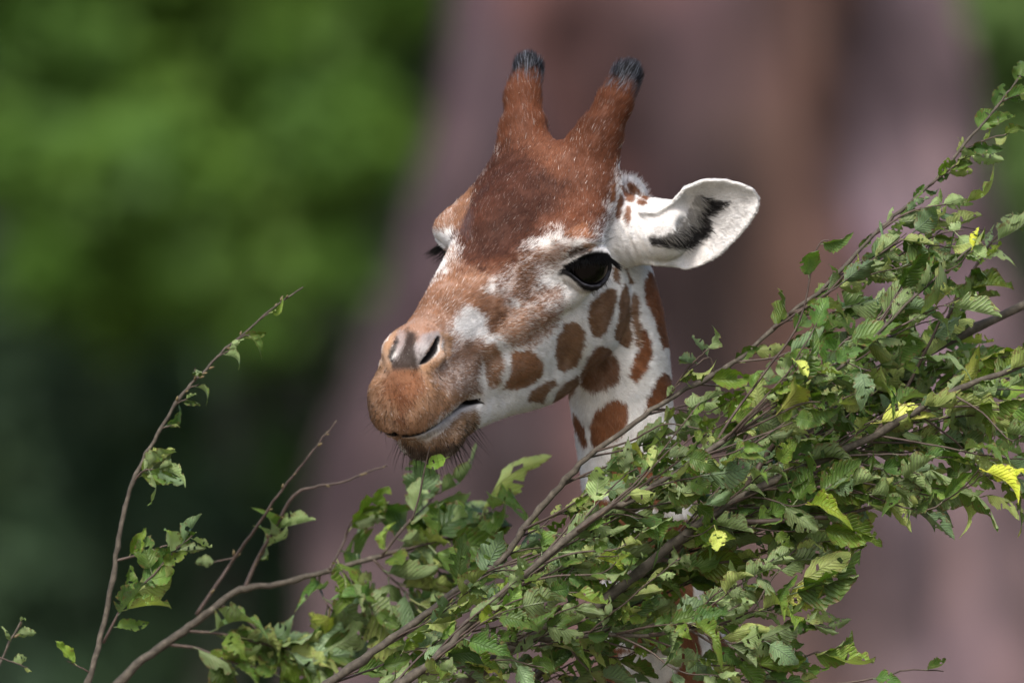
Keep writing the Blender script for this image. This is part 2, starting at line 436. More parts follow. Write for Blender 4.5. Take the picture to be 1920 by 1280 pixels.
# outlines on the side plane of the head (x, y), then softness, strength, colour
MARKS = [
 # bridge of the nose and soft cheek patches
 ([(842, 505), (880, 470), (960, 460), (985, 478), (950, 500), (925, 520), (905, 545), (950, 555), (950, 590), (918, 602), (895, 585), (868, 580), (850, 605), (842, 628), (800, 642), (715, 660), (740, 600), (790, 550)], 14, .90, TAN),
 ([(870, 545), (930, 560), (955, 580), (930, 600), (900, 582), (872, 575)], 10, .5, (.27, .13, .07)),
 ([(965, 500), (985, 495), (1000, 505), (1003, 540), (1045, 538), (1047, 556), (1000, 566), (972, 575), (962, 545)], 9, .62, TAN),
 ([(925, 588), (960, 575), (1005, 570), (1040, 590), (1038, 612), (1002, 650), (960, 648), (930, 628), (905, 615)], 12, .72, (.29, .155, .09)),
 ([(905, 612), (925, 596), (950, 588), (940, 606), (920, 620)], 7, .7, (.13, .06, .03)),  # shade of the fold below the cheekbone, painted dark
 ([(985, 470), (1040, 455), (1068, 462), (1050, 478), (1000, 490)], 8, .5, TAN),
 ([(928, 505), (985, 472), (1056, 468), (1052, 494), (1004, 520), (965, 565), (932, 545)], 14, .50, TAN),
 ([(832, 642), (860, 622), (902, 636), (898, 668), (850, 672)], 9, .60, TAN),
 ([(985, 560), (1050, 545), (1062, 575), (1040, 600), (1000, 575)], 12, .40, TAN),
 ([(862, 588), (878, 576), (906, 600), (906, 618), (884, 640), (866, 632)], 8, .8, (.74, .72, .70)),
 # forehead, horns
 ([(925, 290), (900, 325), (878, 362), (862, 400), (856, 440), (866, 470), (862, 505), (890, 500), (935, 520), (952, 500), (966, 482), (984, 458), (1012, 446), (1044, 432), (1064, 448), (1092, 434), (1114, 452), (1132, 418), (1140, 402), (1138, 380), (1150, 368), (1158, 330), (1172, 296), (1240, 90), (900, 80)], 20, .98, (.112, .039, .018)),
 ([(905, 300), (960, 285), (1000, 300), (1022, 345), (1042, 390), (1005, 425), (955, 480), (900, 500), (872, 480), (868, 430), (884, 372)], 30, .9, DRED),
 ([(985, 300), (1030, 330), (1060, 350), (1050, 380), (1020, 360)], 14, .6, DRED),
 ([(1095, 420), (1112, 446), (1080, 450), (1062, 440)], 6, .6, (.27, .11, .05)),
 ([(862, 395), (878, 388), (884, 420), (876, 450), (866, 440)], 8, .6, (.085, .05, .045)),
 ([(975, 262), (1028, 262), (1064, 298), (1044, 330), (1004, 300)], 16, .5, (.15, .062, .034)),
 ([(795, 418), (828, 380), (880, 346), (874, 392), (858, 430), (815, 432)], 8, .8, TAN),
 ([(830, 470), (850, 462), (856, 500), (842, 515)], 6, .45, TAN),
 # temple streaks
 ([(1146, 348), (1154, 348), (1149, 378), (1144, 379)], 2, .9, SPOT2),
 ([(1160, 368), (1167, 375), (1163, 395), (1158, 414), (1154, 407), (1156, 382)], 2, .95, SPOT2),
 ([(1174, 386), (1181, 387), (1182, 407), (1174, 424), (1169, 412), (1171, 398)], 2.5, .9, SPOT2),
 ([(1161, 349), (1177, 359), (1188, 370), (1186, 381), (1176, 379), (1168, 364)], 2, .95, SPOT2),
 ([(1175, 339), (1190, 346), (1200, 360), (1214, 369), (1210, 374), (1193, 366), (1180, 354)], 2, .95, SPOT2),
 ([(1194, 373), (1211, 381), (1202, 386), (1194, 382)], 2, .9, SPOT2),
 # cheek and neck spots
 ([(1140, 541), (1150, 545), (1149, 575), (1142, 597), (1135, 620), (1122, 631), (1110, 626), (1102, 600), (1102, 572), (1120, 555)], 2.5, .98, SPOT),
 ([(1170, 532), (1176, 540), (1179, 592), (1181, 630), (1177, 651), (1165, 647), (1152, 632), (1151, 620), (1160, 595), (1161, 555)], 2.5, .98, SPOT),
 ([(1189, 550), (1196, 565), (1197, 605), (1200, 630), (1197, 647), (1191, 649), (1189, 620), (1182, 595), (1182, 570)], 2.5, .95, SPOT),
 ([(1147, 502), (1159, 500), (1157, 530), (1151, 527)], 2.5, .95, SPOT),
 ([(1172, 502), (1180, 515), (1185, 530), (1178, 530)], 2.5, .95, SPOT),
 ([(1217, 505), (1232, 535), (1242, 575), (1256, 620), (1254, 645), (1240, 654), (1237, 632), (1227, 605), (1210, 565), (1204, 535)], 2.5, .98, SPOT2),
 ([(1057, 605), (1080, 602), (1092, 620), (1092, 650), (1080, 682), (1057, 696), (1045, 689), (1040, 662), (1045, 630)], 3.5, .97, SPOT),
 ([(1118, 650), (1139, 649), (1160, 685), (1157, 713), (1132, 729), (1108, 734), (1089, 717), (1087, 703), (1101, 670)], 4, .92, (.18, .088, .048)),
 ([(1204, 619), (1216, 633), (1221, 670), (1207, 694), (1190, 717), (1174, 703), (1188, 675), (1200, 647)], 2.5, .98, SPOT2),
 ([(1244, 699), (1262, 713), (1262, 736), (1240, 757), (1209, 772), (1214, 745), (1230, 713)], 2.5, .98, SPOT2),
 ([(1150, 748), (1174, 755), (1176, 778), (1169, 811), (1141, 825), (1113, 838), (1106, 797), (1118, 769)], 4, .96, (.20, .08, .035)),
 ([(1074, 770), (1094, 797), (1100, 830), (1094, 838), (1080, 802)], 3, .95, SPOT2),
 ([(955, 660), (985, 655), (1002, 662), (1018, 685), (1012, 704), (992, 720), (967, 731), (942, 728), (957, 705), (955, 680)], 4, .93, (.25, .125, .065)),
 ([(902, 652), (925, 645), (938, 662), (939, 692), (931, 722), (917, 724), (908, 685)], 5, .85, (.29, .155, .085)),
 ([(1036, 711), (1041, 722), (1030, 731), (1015, 754), (988, 750), (994, 735), (1020, 717)], 4, .85, SPOT),
 ([(1080, 705), (1083, 725), (1070, 746), (1035, 754), (1037, 740), (1060, 715)], 4, .85, SPOT),
 # muzzle
 ([(795, 692), (850, 662), (885, 640), (897, 650), (896, 705), (898, 735), (875, 744), (820, 734)], 10, .78, (.225, .130, .085)),
 ([(715, 685), (735, 684), (785, 687), (800, 692), (822, 730), (867, 738), (876, 750), (835, 772), (800, 804), (780, 818), (747, 822), (690, 815), (660, 775), (665, 742), (695, 700)], 10, .95, (.245, .135, .074)),
 ([(733, 688), (785, 688), (792, 722), (772, 762), (740, 762), (712, 742)], 14, .85, (.158, .062, .026)),
 ([(746, 722), (758, 722), (764, 760), (755, 800), (744, 790)], 8, .55, (.12, .045, .02)),
 ([(764, 618), (776, 626), (782, 650), (788, 690), (730, 692), (742, 668), (756, 646)], 7, .97, (.034, .022, .017)),
 ([(777, 652), (796, 630), (822, 621), (832, 634), (800, 662), (784, 682)], 6, .8, (.31, .275, .27)),
 ([(826, 622), (846, 632), (842, 666), (812, 692), (786, 694), (793, 682), (825, 662), (836, 642)], 4, .75, (.34, .19, .10)),
 ([(748, 622), (758, 628), (754, 652), (743, 672), (738, 656)], 5, .7, (.24, .21, .205)),
 ([(741, 620), (722, 644), (708, 694), (733, 692), (729, 668), (735, 643)], 3, .9, (.30, .175, .10)),
 ([(742, 632), (746, 640), (741, 660), (734, 678), (729, 670), (733, 650)], 3.5, .95, (.02, .016, .016)),
 # lower lip and chin
 ([(780, 818), (835, 780), (872, 755), (896, 752), (888, 772), (838, 796), (800, 824)], 4, .8, (.42, .39, .37)),
 ([(838, 800), (868, 774), (893, 770), (896, 792), (880, 824), (860, 836), (835, 850), (800, 852), (770, 846), (750, 830), (755, 822), (800, 828)], 6, .9, (.20, .115, .06)),
 ([(760, 836), (800, 842), (850, 832), (872, 822), (860, 850), (810, 870), (765, 858)], 8, .85, (.085, .058, .045)),
 # brow and lids
 ([(1062, 470), (1080, 461), (1105, 465), (1112, 472), (1085, 480), (1066, 480)], 5, .85, (.07, .045, .035)),
 ([(1088, 459), (1112, 457), (1120, 465), (1104, 468)], 4, .6, (.27, .14, .07)),
 # inside of the ear
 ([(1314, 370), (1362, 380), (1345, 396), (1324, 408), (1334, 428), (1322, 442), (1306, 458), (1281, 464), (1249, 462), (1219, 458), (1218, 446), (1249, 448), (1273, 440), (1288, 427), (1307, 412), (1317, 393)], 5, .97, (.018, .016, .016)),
 # lower neck: brown with white lines
 ([(1100, 880), (1180, 850), (1300, 900), (1330, 1040), (1345, 1180), (1420, 1290), (1440, 1420), (1100, 1420), (1120, 1200), (1090, 1040)], 3, .97, SPOT2),
 ([(1295, 1040), (1306, 1040), (1322, 1150), (1345, 1290), (1355, 1420), (1338, 1420), (1326, 1290), (1308, 1160)], 2.5, .97, WHITE),
 ([(1352, 1240), (1362, 1240), (1382, 1300), (1370, 1310)], 2.5, .95, WHITE),
 ([(1162, 1226), (1248, 1218), (1278, 1241), (1256, 1270), (1225, 1300), (1190, 1292)], 3, .97, WHITE),
 ([(1132, 1130), (1150, 1140), (1176, 1165), (1186, 1214), (1150, 1204), (1128, 1190)], 3, .97, WHITE),
 ([(1085, 850), (1130, 850), (1150, 905), (1240, 960), (1300, 940), (1306, 960), (1240, 985), (1140, 935), (1092, 920)], 3, .97, WHITE),
 ([(1185, 985), (1200, 985), (1190, 1060), (1130, 1110), (1120, 1095), (1175, 1050)], 3, .97, WHITE),
]
HORN_A = {s: loc2w(-198, 138, 78*s) for s in (1, -1)}
HORN_B = {s: loc2w(-304, 242, 110*s) for s in (1, -1)}
def horn_t(P):
    best = np.full(len(P), -1.0); rad = np.full(len(P), 999.0); side = np.zeros(len(P))
    for s in (1, -1):
        a, b = HORN_A[s], HORN_B[s]; ab = b-a
        t = ((P-a)@ab)/(ab@ab)
        dd = np.linalg.norm(P-a-np.clip(t, 0, 1.2)[:, None]*ab, axis=1)
        m = (dd < 62) & (dd < rad) & (t > -0.3)
        best[m] = t[m]; rad[m] = dd[m]; side[m] = s
    return best, side
def coat(P, random_pick=None):
    """colour of the coat at points; random_pick: one uniform number per point, picks a single pigment"""
    k = 1/(1+P[:, 1]/DU)
    x = 960 + P[:, 0]*k; y = 640 - P[:, 2]*k
    n1 = vnoise(P, 5.0, 1); n2 = vnoise(P, 16.0, 2); n3 = vnoise(P, 60.0, 3)
    col = np.tile(np.array(WHITE), (len(P), 1))
    col *= (1+0.06*n3)[:, None]
    st = np.clip(0.5*n3+0.35*n2-0.05, 0, 1)[:, None]*0.5
    col = col*(1-st) + col*np.array([.93, .86, .74])*st
    for poly, soft, alpha, c in MARKS:
        pa = np.array(poly); m = (x > pa[:, 0].min()-soft*2-6) & (x < pa[:, 0].max()+soft*2+6) & (y > pa[:, 1].min()-soft*2-6) & (y < pa[:, 1].max()+soft*2+6)
        idx = np.nonzero(m)[0]
        if not len(idx): continue
        d = poly_sd(x[idx], y[idx], poly) + n1[idx]*(1.2+soft*0.18) + n2[idx]*(1.0+soft*0.35) - 1.5
        w = np.clip(0.5-d/(2*soft), 0, 1); w = w*w*(3-2*w)*alpha
        c = np.array(c)*(1+0.20*n3[idx]+0.10*n2[idx]+0.10*np.clip(-d/14-0.4, -0.5, 0.6)*(soft < 5))[:, None]
        if random_pick is None:
            col[idx] = col[idx]*(1-w)[:, None] + c*w[:, None]
        else:
            rp = random_pick[idx]; ww = np.clip((w-0.5)*2.2+0.5, 0, 1) if soft < 5 else 1-(1-w)**1.35
            col[idx] = col[idx]*(1-0.4*w)[:, None] + c*(0.4*w)[:, None]
            pick = rp < ww
            col[idx[pick]] = c[pick]
            random_pick[idx] = np.where(pick, rp/np.maximum(ww, 1e-6), (rp-ww)/np.maximum(1-ww, 1e-6))
    # horn ends
    t, s = horn_t(P)
    w = np.clip((t-0.75+0.06*n2)/0.12, 0, 1)*(s != 0)
    col = col*(1-w)[:, None] + np.array((.007, .007, .009))*w[:, None]
    # eyelids
    for s_ in (1, -1):
        a, b, n = eye_axes(s_)
        v = P-loc2w(*EYE_C[0 if s_ > 0 else 1])
        ea, eb, en = v@a, v@b, v@n
        m = (np.abs(ea) < 110) & (np.abs(eb) < 90) & (en > 10)
        idx = np.nonzero(m)[0]
        if len(idx):
            d = eye_open(ea[idx], eb[idx]) + n1[idx]*1.5
            wid = np.where(eb[idx] < -6, 11.0, 6.0)
            w = np.clip((wid+2-d)/4, 0, 1)
            col[idx] = col[idx]*(1-w)[:, None] + np.array((.012, .011, .012))*w[:, None]
            w = np.clip((3.0-d)/2, 0, 1)*(eb[idx] < -12)*0.8  # pale bluish wet shine painted along the lower lid rim
            col[idx] = col[idx]*(1-w)[:, None] + np.array((.070, .070, .085))*w[:, None]
    # mouth and nostril linings
    q = (P-HO)@MH.T
    mu = np.interp(q[:, 0], [250, 275, 300, 330, 360, 400, 440, 480], [-160, -151, -142, -133, -127, -121, -118, -117])
    w = np.clip((7.0-np.abs(q[:, 1]-mu))/2, 0, 1)*(q[:, 0] > 266)*(q[:, 0] < 500)*(np.abs(q[:, 2]) < 90)
    col = col*(1-w)[:, None] + np.array((.02, .016, .015))*w[:, None]
    Qm = np.stack([q[:, 0], q[:, 1], np.abs(q[:, 2])], 1)
    w = np.clip(-ell_seg(Qm, np.array([416, 4, 36.]), np.array([358, 22, 50.]), 7.0)/2+1.4, 0, 1)
    col = col*(1-w)[:, None] + np.array((.012, .01, .01))*w[:, None]
    w = np.clip((9-ell_seg(Qm, np.array([416, 4, 36.]), np.array([358, 22, 50.]), 7.0))/4, 0, 1)*np.clip((ell_seg(Qm, np.array([416, 4, 36.]), np.array([358, 22, 50.]), 7.0)-2)/2, 0, 1)*(Qm[:, 2] > 47)
    col = col*(1-w*.8)[:, None] + np.array((.27, .15, .08))*(w*.8)[:, None]
    return col
def body_coat(P):
    """big brown patches with pale lines on the trunk and legs"""
    r2 = np.random.default_rng(3)
    lo, hi = P.min(0), P.max(0)
    cen = lo + r2.random((900, 3))*(hi-lo)
    d1 = np.full(len(P), 1e9); d2 = np.full(len(P), 1e9)
    for c in cen:
        d = np.linalg.norm(P-c, axis=1)
        m = d < d1
        d2 = np.where(m, d1, np.minimum(d2, d)); d1 = np.where(m, d, d1)
    w = np.clip((d2-d1-18)/14, 0, 1)
    w *= np.clip((P[:, 2]+3700)/500, 0.15, 1)
    return np.array(WHITE)*(1-w)[:, None] + np.array(SPOT2)*w[:, None]

# ------------------------------------------------------------------ giraffe: body mesh
gir = empty('giraffe', (0.55, 0.95, 0))
tag(gir, 'giraffe with reddish brown forehead, dark-tipped horns and one ear spread, chewing above the branches', 'giraffe')
BV, BQ = surface_nets(body_sdf, (-50, 0, -4420), (1700, 2450, -690), 26)
BV = relax(BV, BQ, 2, 0.4)
bcol = body_coat(BV)
GV = np.concatenate([HV, BV]); GQ = np.concatenate([HQ, BQ+len(HV)])
m, n, l = new_mat('giraffe_skin')
b, o = principled(n, l, 0.75, 0.2)
at_ = n.new('ShaderNodeAttribute'); at_.attribute_name = 'coat'
tc = n.new('ShaderNodeTexCoord')
ns = noise(n, l, 700, 2, .6, tc.outputs['Object'])
rp_ = ramp(n, l, ns.outputs[0], [(0.3, (.78, .78, .78)), (.7, (1.12, 1.12, 1.12))])
l.new(mixrgb(n, l, 1.0, at_.outputs['Color'], rp_.outputs[0], 'MULTIPLY'), b.inputs['Base Color'])
bump(n, l, ns.outputs[0], 0.25, 0.002, b)
M_SKIN = m
hcol = coat(HV)
me = big_mesh('body', W(GV), GQ, M_SKIN)
ca = me.color_attributes.new('coat', 'FLOAT_COLOR', 'POINT')
cc = np.ones((len(GV), 4), np.float32); cc[:, :3] = np.concatenate([hcol, bcol])
ca.data.foreach_set('color', cc.ravel())
gb = bpy.data.objects.new('body', me); C.objects.link(gb); gb.parent = gir
gb.matrix_parent_inverse = gir.matrix_world.inverted()
gb.location = tuple(-np.array(gir.location)); gb.matrix_parent_inverse = Matrix()
def under_giraffe(o):
    o.parent = gir; o.location = tuple(Vector(o.location)-gir.location); return o
print('body mesh', round(time.time()-T0, 1))

# eyes
m, n, l = new_mat('eye_dark'); b, o = principled(n, l, 0.03, 0.5)
b.inputs['Base Color'].default_value = (.003, .0022, .002, 1)
b.inputs['Specular IOR Level'].default_value = 0.2
M_EYE = m
def uv_sphere(name, c, r, mat, nu=40, nv=20):
    vs_, fs = [], []
    for i in range(nv+1):
        t = pi*i/nv
        for j in range(nu):
            p = 2*pi*j/nu
            vs_.append((r*sin(t)*cos(p), r*sin(t)*sin(p), r*cos(t)))
    for i in range(nv):
        for j in range(nu):
            fs.append((i*nu+j, (i+1)*nu+j, (i+1)*nu+(j+1) % nu, i*nu+(j+1) % nu))
    o = mesh_obj(name, vs_, fs, mat); o.location = c
    return o
for s_ in (1, -1):
    e = uv_sphere('eye', tuple(W(loc2w(*EYE_C[0 if s_ > 0 else 1]))), (EYE_R-1)*S, M_EYE)
    under_giraffe(e)

# ------------------------------------------------------------------ giraffe: fur
def hair_material(name, rough=0.6, spec=0.12):
    m, n, l = new_mat(name)
    b, o = principled(n, l, rough, spec)
    a = n.new('ShaderNodeAttribute'); a.attribute_name = 'tint'
    l.new(a.outputs['Color'], b.inputs['Base Color'])
    g = n.new('ShaderNodeNewGeometry')
    sn = n.new('ShaderNodeAttribute'); sn.attribute_name = 'skin_normal'
    mx = n.new('ShaderNodeMix'); mx.data_type = 'VECTOR'; mx.inputs[0].default_value = 0.72
    l.new(g.outputs['Normal'], mx.inputs[4]); l.new(sn.outputs['Vector'], mx.inputs[5])
    nm = n.new('ShaderNodeVectorMath'); nm.operation = 'NORMALIZE'
    l.new(mx.outputs[1], nm.inputs[0]); l.new(nm.outputs[0], b.inputs['Normal'])
    return m
def hair_object(name, pts, rad0, tint, snorm, mat, parent=True, taper=0.25):
    """pts: (N, K, 3) working units; rad0: (N,) root radius"""
    N, K = pts.shape[:2]
    cu = bpy.data.hair_curves.new(name)
    cu.add_curves([K]*N)
    cu.points.foreach_set('position', W(pts.reshape(-1, 3)).astype(np.float32).ravel())
    rr = (rad0[:, None]*np.linspace(1, taper, K)[None]*S).astype(np.float32)
    ra = cu.attributes.get('radius') or cu.attributes.new('radius', 'FLOAT', 'POINT')
    ra.data.foreach_set('value', rr.ravel())
    ta = cu.attributes.new('tint', 'FLOAT_COLOR', 'CURVE')
    c4 = np.ones((N, 4), np.float32); c4[:, :3] = np.array(tint)
    ta.data.foreach_set('color', c4.ravel())
    sa = cu.attributes.new('skin_normal', 'FLOAT_VECTOR', 'CURVE')
    sa.data.foreach_set('vector', snorm.astype(np.float32).ravel())
    cu.materials.append(mat)
    o = bpy.data.objects.new(name, cu); C.objects.link(o)
    if parent: under_giraffe(o)
    return o
def unit(v): return v/np.maximum(np.linalg.norm(v, axis=-1, keepdims=True), 1e-9)
# face geometry of the fine mesh
fq = HV[HQ]
fc = fq.mean(1)
fnv = np.cross(fq[:, 2]-fq[:, 0], fq[:, 3]-fq[:, 1])
farea = np.linalg.norm(fnv, axis=1)/2; fn = unit(fnv)
# smooth the normals over the surface a little
vn = np.zeros_like(HV)
for k in range(4): np.add.at(vn, HQ[:, k], fnv)
for _ in range(2):
    fa = vn[HQ].mean(1); vn2 = np.zeros_like(HV)
    for k in range(4): np.add.at(vn2, HQ[:, k], fa)
    vn = unit(vn2)
fn = unit(vn[HQ].mean(1))
def flow(P, nrm):
    q = (P-HO)@MH.T
    f, u, r = q.T
    d = np.tile(-F_*0.9-U_*0.12, (len(P), 1))
    # cheeks and jaw: back and down
    w = np.clip((-u-10)/80, 0, 1)[:, None]
    d = d*(1-w) + w*(-F_*0.75-U_*0.6)
    # forehead: up to the horns
    w = (np.clip((u-40)/50, 0, 1)*np.clip((60-f)/80, 0, 1))[:, None]
    d = d*(1-w) + w*(-F_*0.75+U_*0.5)
    # muzzle: down and out from the centre
    w = (np.clip((f-370)/40, 0, 1)*np.clip((10-u)/30, 0, 1))[:, None]
    d = d*(1-w) + w*(-U_*0.9+F_*0.1+R_*np.sign(r)[:, None]*0.5)
    # horns
    t, s = horn_t(P)
    for sd in (1, -1):
        ax_ = unit(HORN_B[sd]-HORN_A[sd])
        w = (np.clip((t+0.15)/0.3, 0, 1)*(s == sd))[:, None]
        d = d*(1-w) + w*(ax_ + R_*0.15*sd)
    # ear
    base, A, B, N, L = EARS[1]
    e = P-base; ea = e@A
    w = (np.clip((ea-10)/60, 0, 1)*(np.linalg.norm(e-np.clip(ea, 0, L)[:, None]*A, axis=1) < 125)*(ea < L+20)*(P[:, 0] > 210))[:, None]
    d = d*(1-w) + w*(A*0.9 - B*0.2)
    # neck: down
    w = np.clip((-P[:, 2]-90)/50, 0, 1)[:, None]*(P[:, 1] > 110)[:, None]
    w = np.maximum(w, (np.clip((-f-220)/40, 0, 1)*(u < 40))[:, None]*(ea < 20)[:, None])
    d = d*(1-w) + w*np.array([0.12, 0.05, -1.0])
    d = d - nrm*(d*nrm).sum(1, keepdims=True)
    return unit(d)
def make_fur(count):
    tocam = unit(np.array([0, -DU, 0])-fc)
    face = (fn*tocam).sum(1)
    wgt = farea*np.clip((face+0.45)*3, 0, 1)*(fc[:, 2] > -720)
    hid = (fc[:, 2] < -250)
    wgt = wgt*np.where(hid, 0.6, 1.0)
    pick = rng.choice(len(fc), count, p=wgt/wgt.sum())
    a, b_ = rng.random((2, count, 1))
    c4 = fq[pick]
    root = (c4[:, 0]*(1-a)+c4[:, 1]*a)*(1-b_) + (c4[:, 3]*(1-a)+c4[:, 2]*a)*b_
    nrm = fn[pick]
    q = (root-HO)@MH.T
    f, u, r = q.T
    # no fur on lids, mouth slit, nostril
    keep = np.ones(count, bool)
    for s_ in (1, -1):
        ax, bx, nx = eye_axes(s_)
        v = root-loc2w(*EYE_C[0 if s_ > 0 else 1])
        dd = eye_open(v@ax, v@bx)
        keep &= ~((dd < 6) & (v@nx > 0))
    mu = np.interp(f, [250, 275, 300, 330, 360, 400, 440, 480], [-160, -151, -142, -133, -127, -121, -118, -117])
    keep &= ~((np.abs(u-mu) < 7) & (f > 268) & (f < 500))
    Qm = np.stack([f, u, np.abs(r)], 1)
    keep &= ell_seg(Qm, np.array([416, 4, 36.]), np.array([358, 22, 50.]), 7.0) > 4
    root, nrm, f, u, r = root[keep], nrm[keep], f[keep], u[keep], r[keep]
    N = len(root)
    d = flow(root, nrm)
    L = np.full(N, 9.0)
    L = np.where((f > 300), 7.0, L)
    L = np.where((f > 340) & (u > -15), 4.5, L)                       # round the nostrils
    lid = np.exp(-(((f+10)/70)**2+((u+5)/60)**2))*(np.abs(r) > 90)
    L = L*(1-0.5*lid)
    t, s = horn_t(root)
    L = np.where((s != 0), 11+7*np.clip(t, 0, 1), L)
    tipm = (s != 0) & (t > 0.73)
    L = np.where(tipm, 22, L)
    base, A, B, Nn, Le = EARS[1]
    ea = (root-base)@A
    onear = (root[:, 0] > 200) & (ea > 5) & (np.linalg.norm(root-base-np.clip(ea, 0, Le)[:, None]*A, axis=1) < 125)
    L = np.where(onear, 6.0, L)
    L *= rng.uniform(0.65, 1.3, N)
    jit = rng.normal(0, 1, (N, 3))
    clump = np.stack([vnoise(root, 14, 5+k) for k in range(3)], 1)
    lift = np.where(s != 0, 0.34, 0.26)
    lift = np.where(tipm, 0.62, lift)
    dirn = unit(d + nrm*lift[:, None] + jit*0.15 + clump*0.22)
    bend = unit(d*1.0 + clump*0.3 + jit*0.08 - nrm*0.02)
    K = 4
    pts = np.zeros((N, K, 3)); pts[:, 0] = root - nrm*0.6
    cur = dirn
    for k in range(1, K):
        pts[:, k] = pts[:, k-1] + cur*(L/(K-1))[:, None]
        cur = unit(cur*0.72 + bend*0.28)
    tint = coat(root, rng.random(N))
    # stray pale and dark hairs
    val = np.exp(rng.normal(0, 0.20, N) + 0.16*vnoise(root, 20, 11))
    tint = tint*val[:, None]
    brown = tint[:, 0] < 0.42
    pale = (rng.random(N) < 0.03) & brown & ~tipm
    tint[pale] = tint[pale]*0.6 + np.array([.42, .37, .34])*0.4
    tip_pale = tipm & (rng.random(N) < 0.14)
    tint[tip_pale] = np.array([.15, .17, .205])
    tint = np.clip(tint, 0.004, 0.8)
    rad = rng.uniform(0.22, 0.40, N)
    sn = unit(nrm + 0.18*clump + 0.12*jit)
    return pts, rad, tint, sn
M_FUR = hair_material('fur_hair')
N_FUR = 430000
pts, rad, tint, sn = make_fur(N_FUR)
fur = hair_object('fur', pts, rad, tint, sn, M_FUR)
tag(fur, kind='stuff')
print('fur', len(pts), round(time.time()-T0, 1))

# long hairs placed one by one: whiskers, lashes, ear fringe, mane
def strands(name, roots, dirs, lens, sag, rad, tint, K=6, kind='stuff', jitter=0.1, taper=0.15):
    N = len(roots); pts = np.zeros((N, K, 3)); pts[:, 0] = roots
    dirs = np.array(np.broadcast_to(dirs, (N, 3)))
    cur = unit(dirs + rng.normal(0, jitter, (N, 3)))
    for k in range(1, K):
        pts[:, k] = pts[:, k-1]+cur*(lens/(K-1))[:, None]
        cur = unit(cur+sag)
    o = hair_object(name, pts, np.full(N, rad)*rng.uniform(.7, 1.2, N), np.broadcast_to(np.asarray(tint), (N, 3)), unit(dirs), M_FUR, taper=taper)
    o['kind'] = kind
    return o
fq_loc = (fc-HO)@MH.T
def pick_faces(mask, n_):
    idx = np.nonzero(mask)[0]
    w = farea[idx]/farea[idx].sum()
    k = rng.choice(idx, n_, p=w)
    return fc[k], fn[k]
cf, cu_, cr = fq_loc.T
p_, n_ = pick_faces((cf > 290) & (cf < 450) & (cu_ < -165) & (fn[:, 1] < 0.7), 130)
strands('whiskers', p_, n_*0.7 + np.array([0.1, -0.1, -0.75]), rng.uniform(22, 62, 130), np.array([0.05, 0, -0.06]), 0.42, (.012, .011, .012))
p_, n_ = pick_faces((cf > 400) & (cu_ < -20) & (cu_ > -115) & (cr < 40), 70)
strands('whiskers', p_, n_ + np.array([-0.25, 0, -0.15]), rng.uniform(14, 38, 70), np.array([0, 0, -0.08]), 0.30, (.03, .025, .025))
p_, n_ = pick_faces((cf > 395) & (cu_ < 0) & (cu_ > -116) & (fn[:, 1] < 0.5), 900)
strands('muzzle_bristles', p_, n_*0.55 - U_*0.8, rng.uniform(4, 9, 900), np.array([0, 0, -0.05]), 0.34, (.045, .024, .014))
p_, n_ = pick_faces((cf > 330) & (cu_ < -150) & (fn[:, 1] < 0.5), 500)
strands('chin_bristles', p_, n_*0.5 - U_*0.8, rng.uniform(5, 12, 500), np.array([0, 0, -0.05]), 0.34, (.03, .022, .018))
for s_ in (1, -1):
    ax, bx, nx = eye_axes(s_); ec = loc2w(*EYE_C[0 if s_ > 0 else 1])
    k = 260 if s_ > 0 else 160
    aa = rng.uniform(-54, 40, k); bb = np.interp(aa, [-54, -47, -39, -24, -6, 13, 30, 43], [0, 11, 18, 22, 23, 21, 15, 9])+rng.uniform(-2, 2, k)
    cz = np.sqrt(np.maximum((EYE_R+5)**2-aa**2-bb**2, 100))
    roots = ec + aa[:, None]*ax + bb[:, None]*bx + cz[:, None]*nx
    dirs = nx*0.62 - bx*0.80 - ax*0.25*np.sign(aa+5)[:, None]*-0.3 + (-ax)*(np.clip(-aa/60, -0.2, 0.8))[:, None]
    strands('eyelashes', roots, dirs, rng.uniform(20, 34, k)*(1 if s_ > 0 else 1.5), nx*0.08+bx*0.03, 0.6, (.020, .020, .023), jitter=0.12)
    k2 = 40
    aa = rng.uniform(-48, 12, k2); bb = np.interp(aa, [-50, -39, -24, -6, 13], [-16, -28, -37, -38, -31])-5
    cz = np.sqrt(np.maximum((EYE_R+5)**2-aa**2-bb**2, 100))
    roots = ec + aa[:, None]*ax + bb[:, None]*bx + cz[:, None]*nx
    strands('eyelashes', roots, -bx*0.8+nx*0.5-ax*0.4, rng.uniform(8, 20, k2), -bx*0.02, 0.4, (.01, .01, .01), jitter=0.15)
    # brow hairs
    k3 = 26
    roots = ec + rng.uniform(-30, 45, (k3, 1))*ax + rng.uniform(34, 48, (k3, 1))*bx + nx*44
    strands('brow_hairs', roots, nx*0.6+bx*0.3-ax*0.3, rng.uniform(22, 46, k3), -bx*0.05, 0.26, (.02, .016, .016), jitter=0.25)
# ear fringe: pale hairs over the dark hollow
base, A, B, Nn, Le = EARS[1]
eq = fc-base; eaa, ebb, ecc = eq@A, eq@B, eq@Nn
xx = 960+fc[:, 0]/(1+fc[:, 1]/DU); yy = 640-fc[:, 2]/(1+fc[:, 1]/DU)
fr = poly_sd(xx, yy, [(1232, 446), (1262, 428), (1288, 396), (1306, 362), (1318, 368), (1306, 405), (1286, 428), (1250, 450)])
p_, n_ = pick_faces((fr < 0) & (fn[:, 1] < 0.2) & (np.abs(eaa-Le/2) < Le/2), 300)
strands('ear_hairs', p_, A*0.75-B*0.75+Nn*0.7, rng.uniform(16, 36, 300), -Nn*0.10-B*0.03, 0.38, (.55, .52, .48), jitter=0.16)
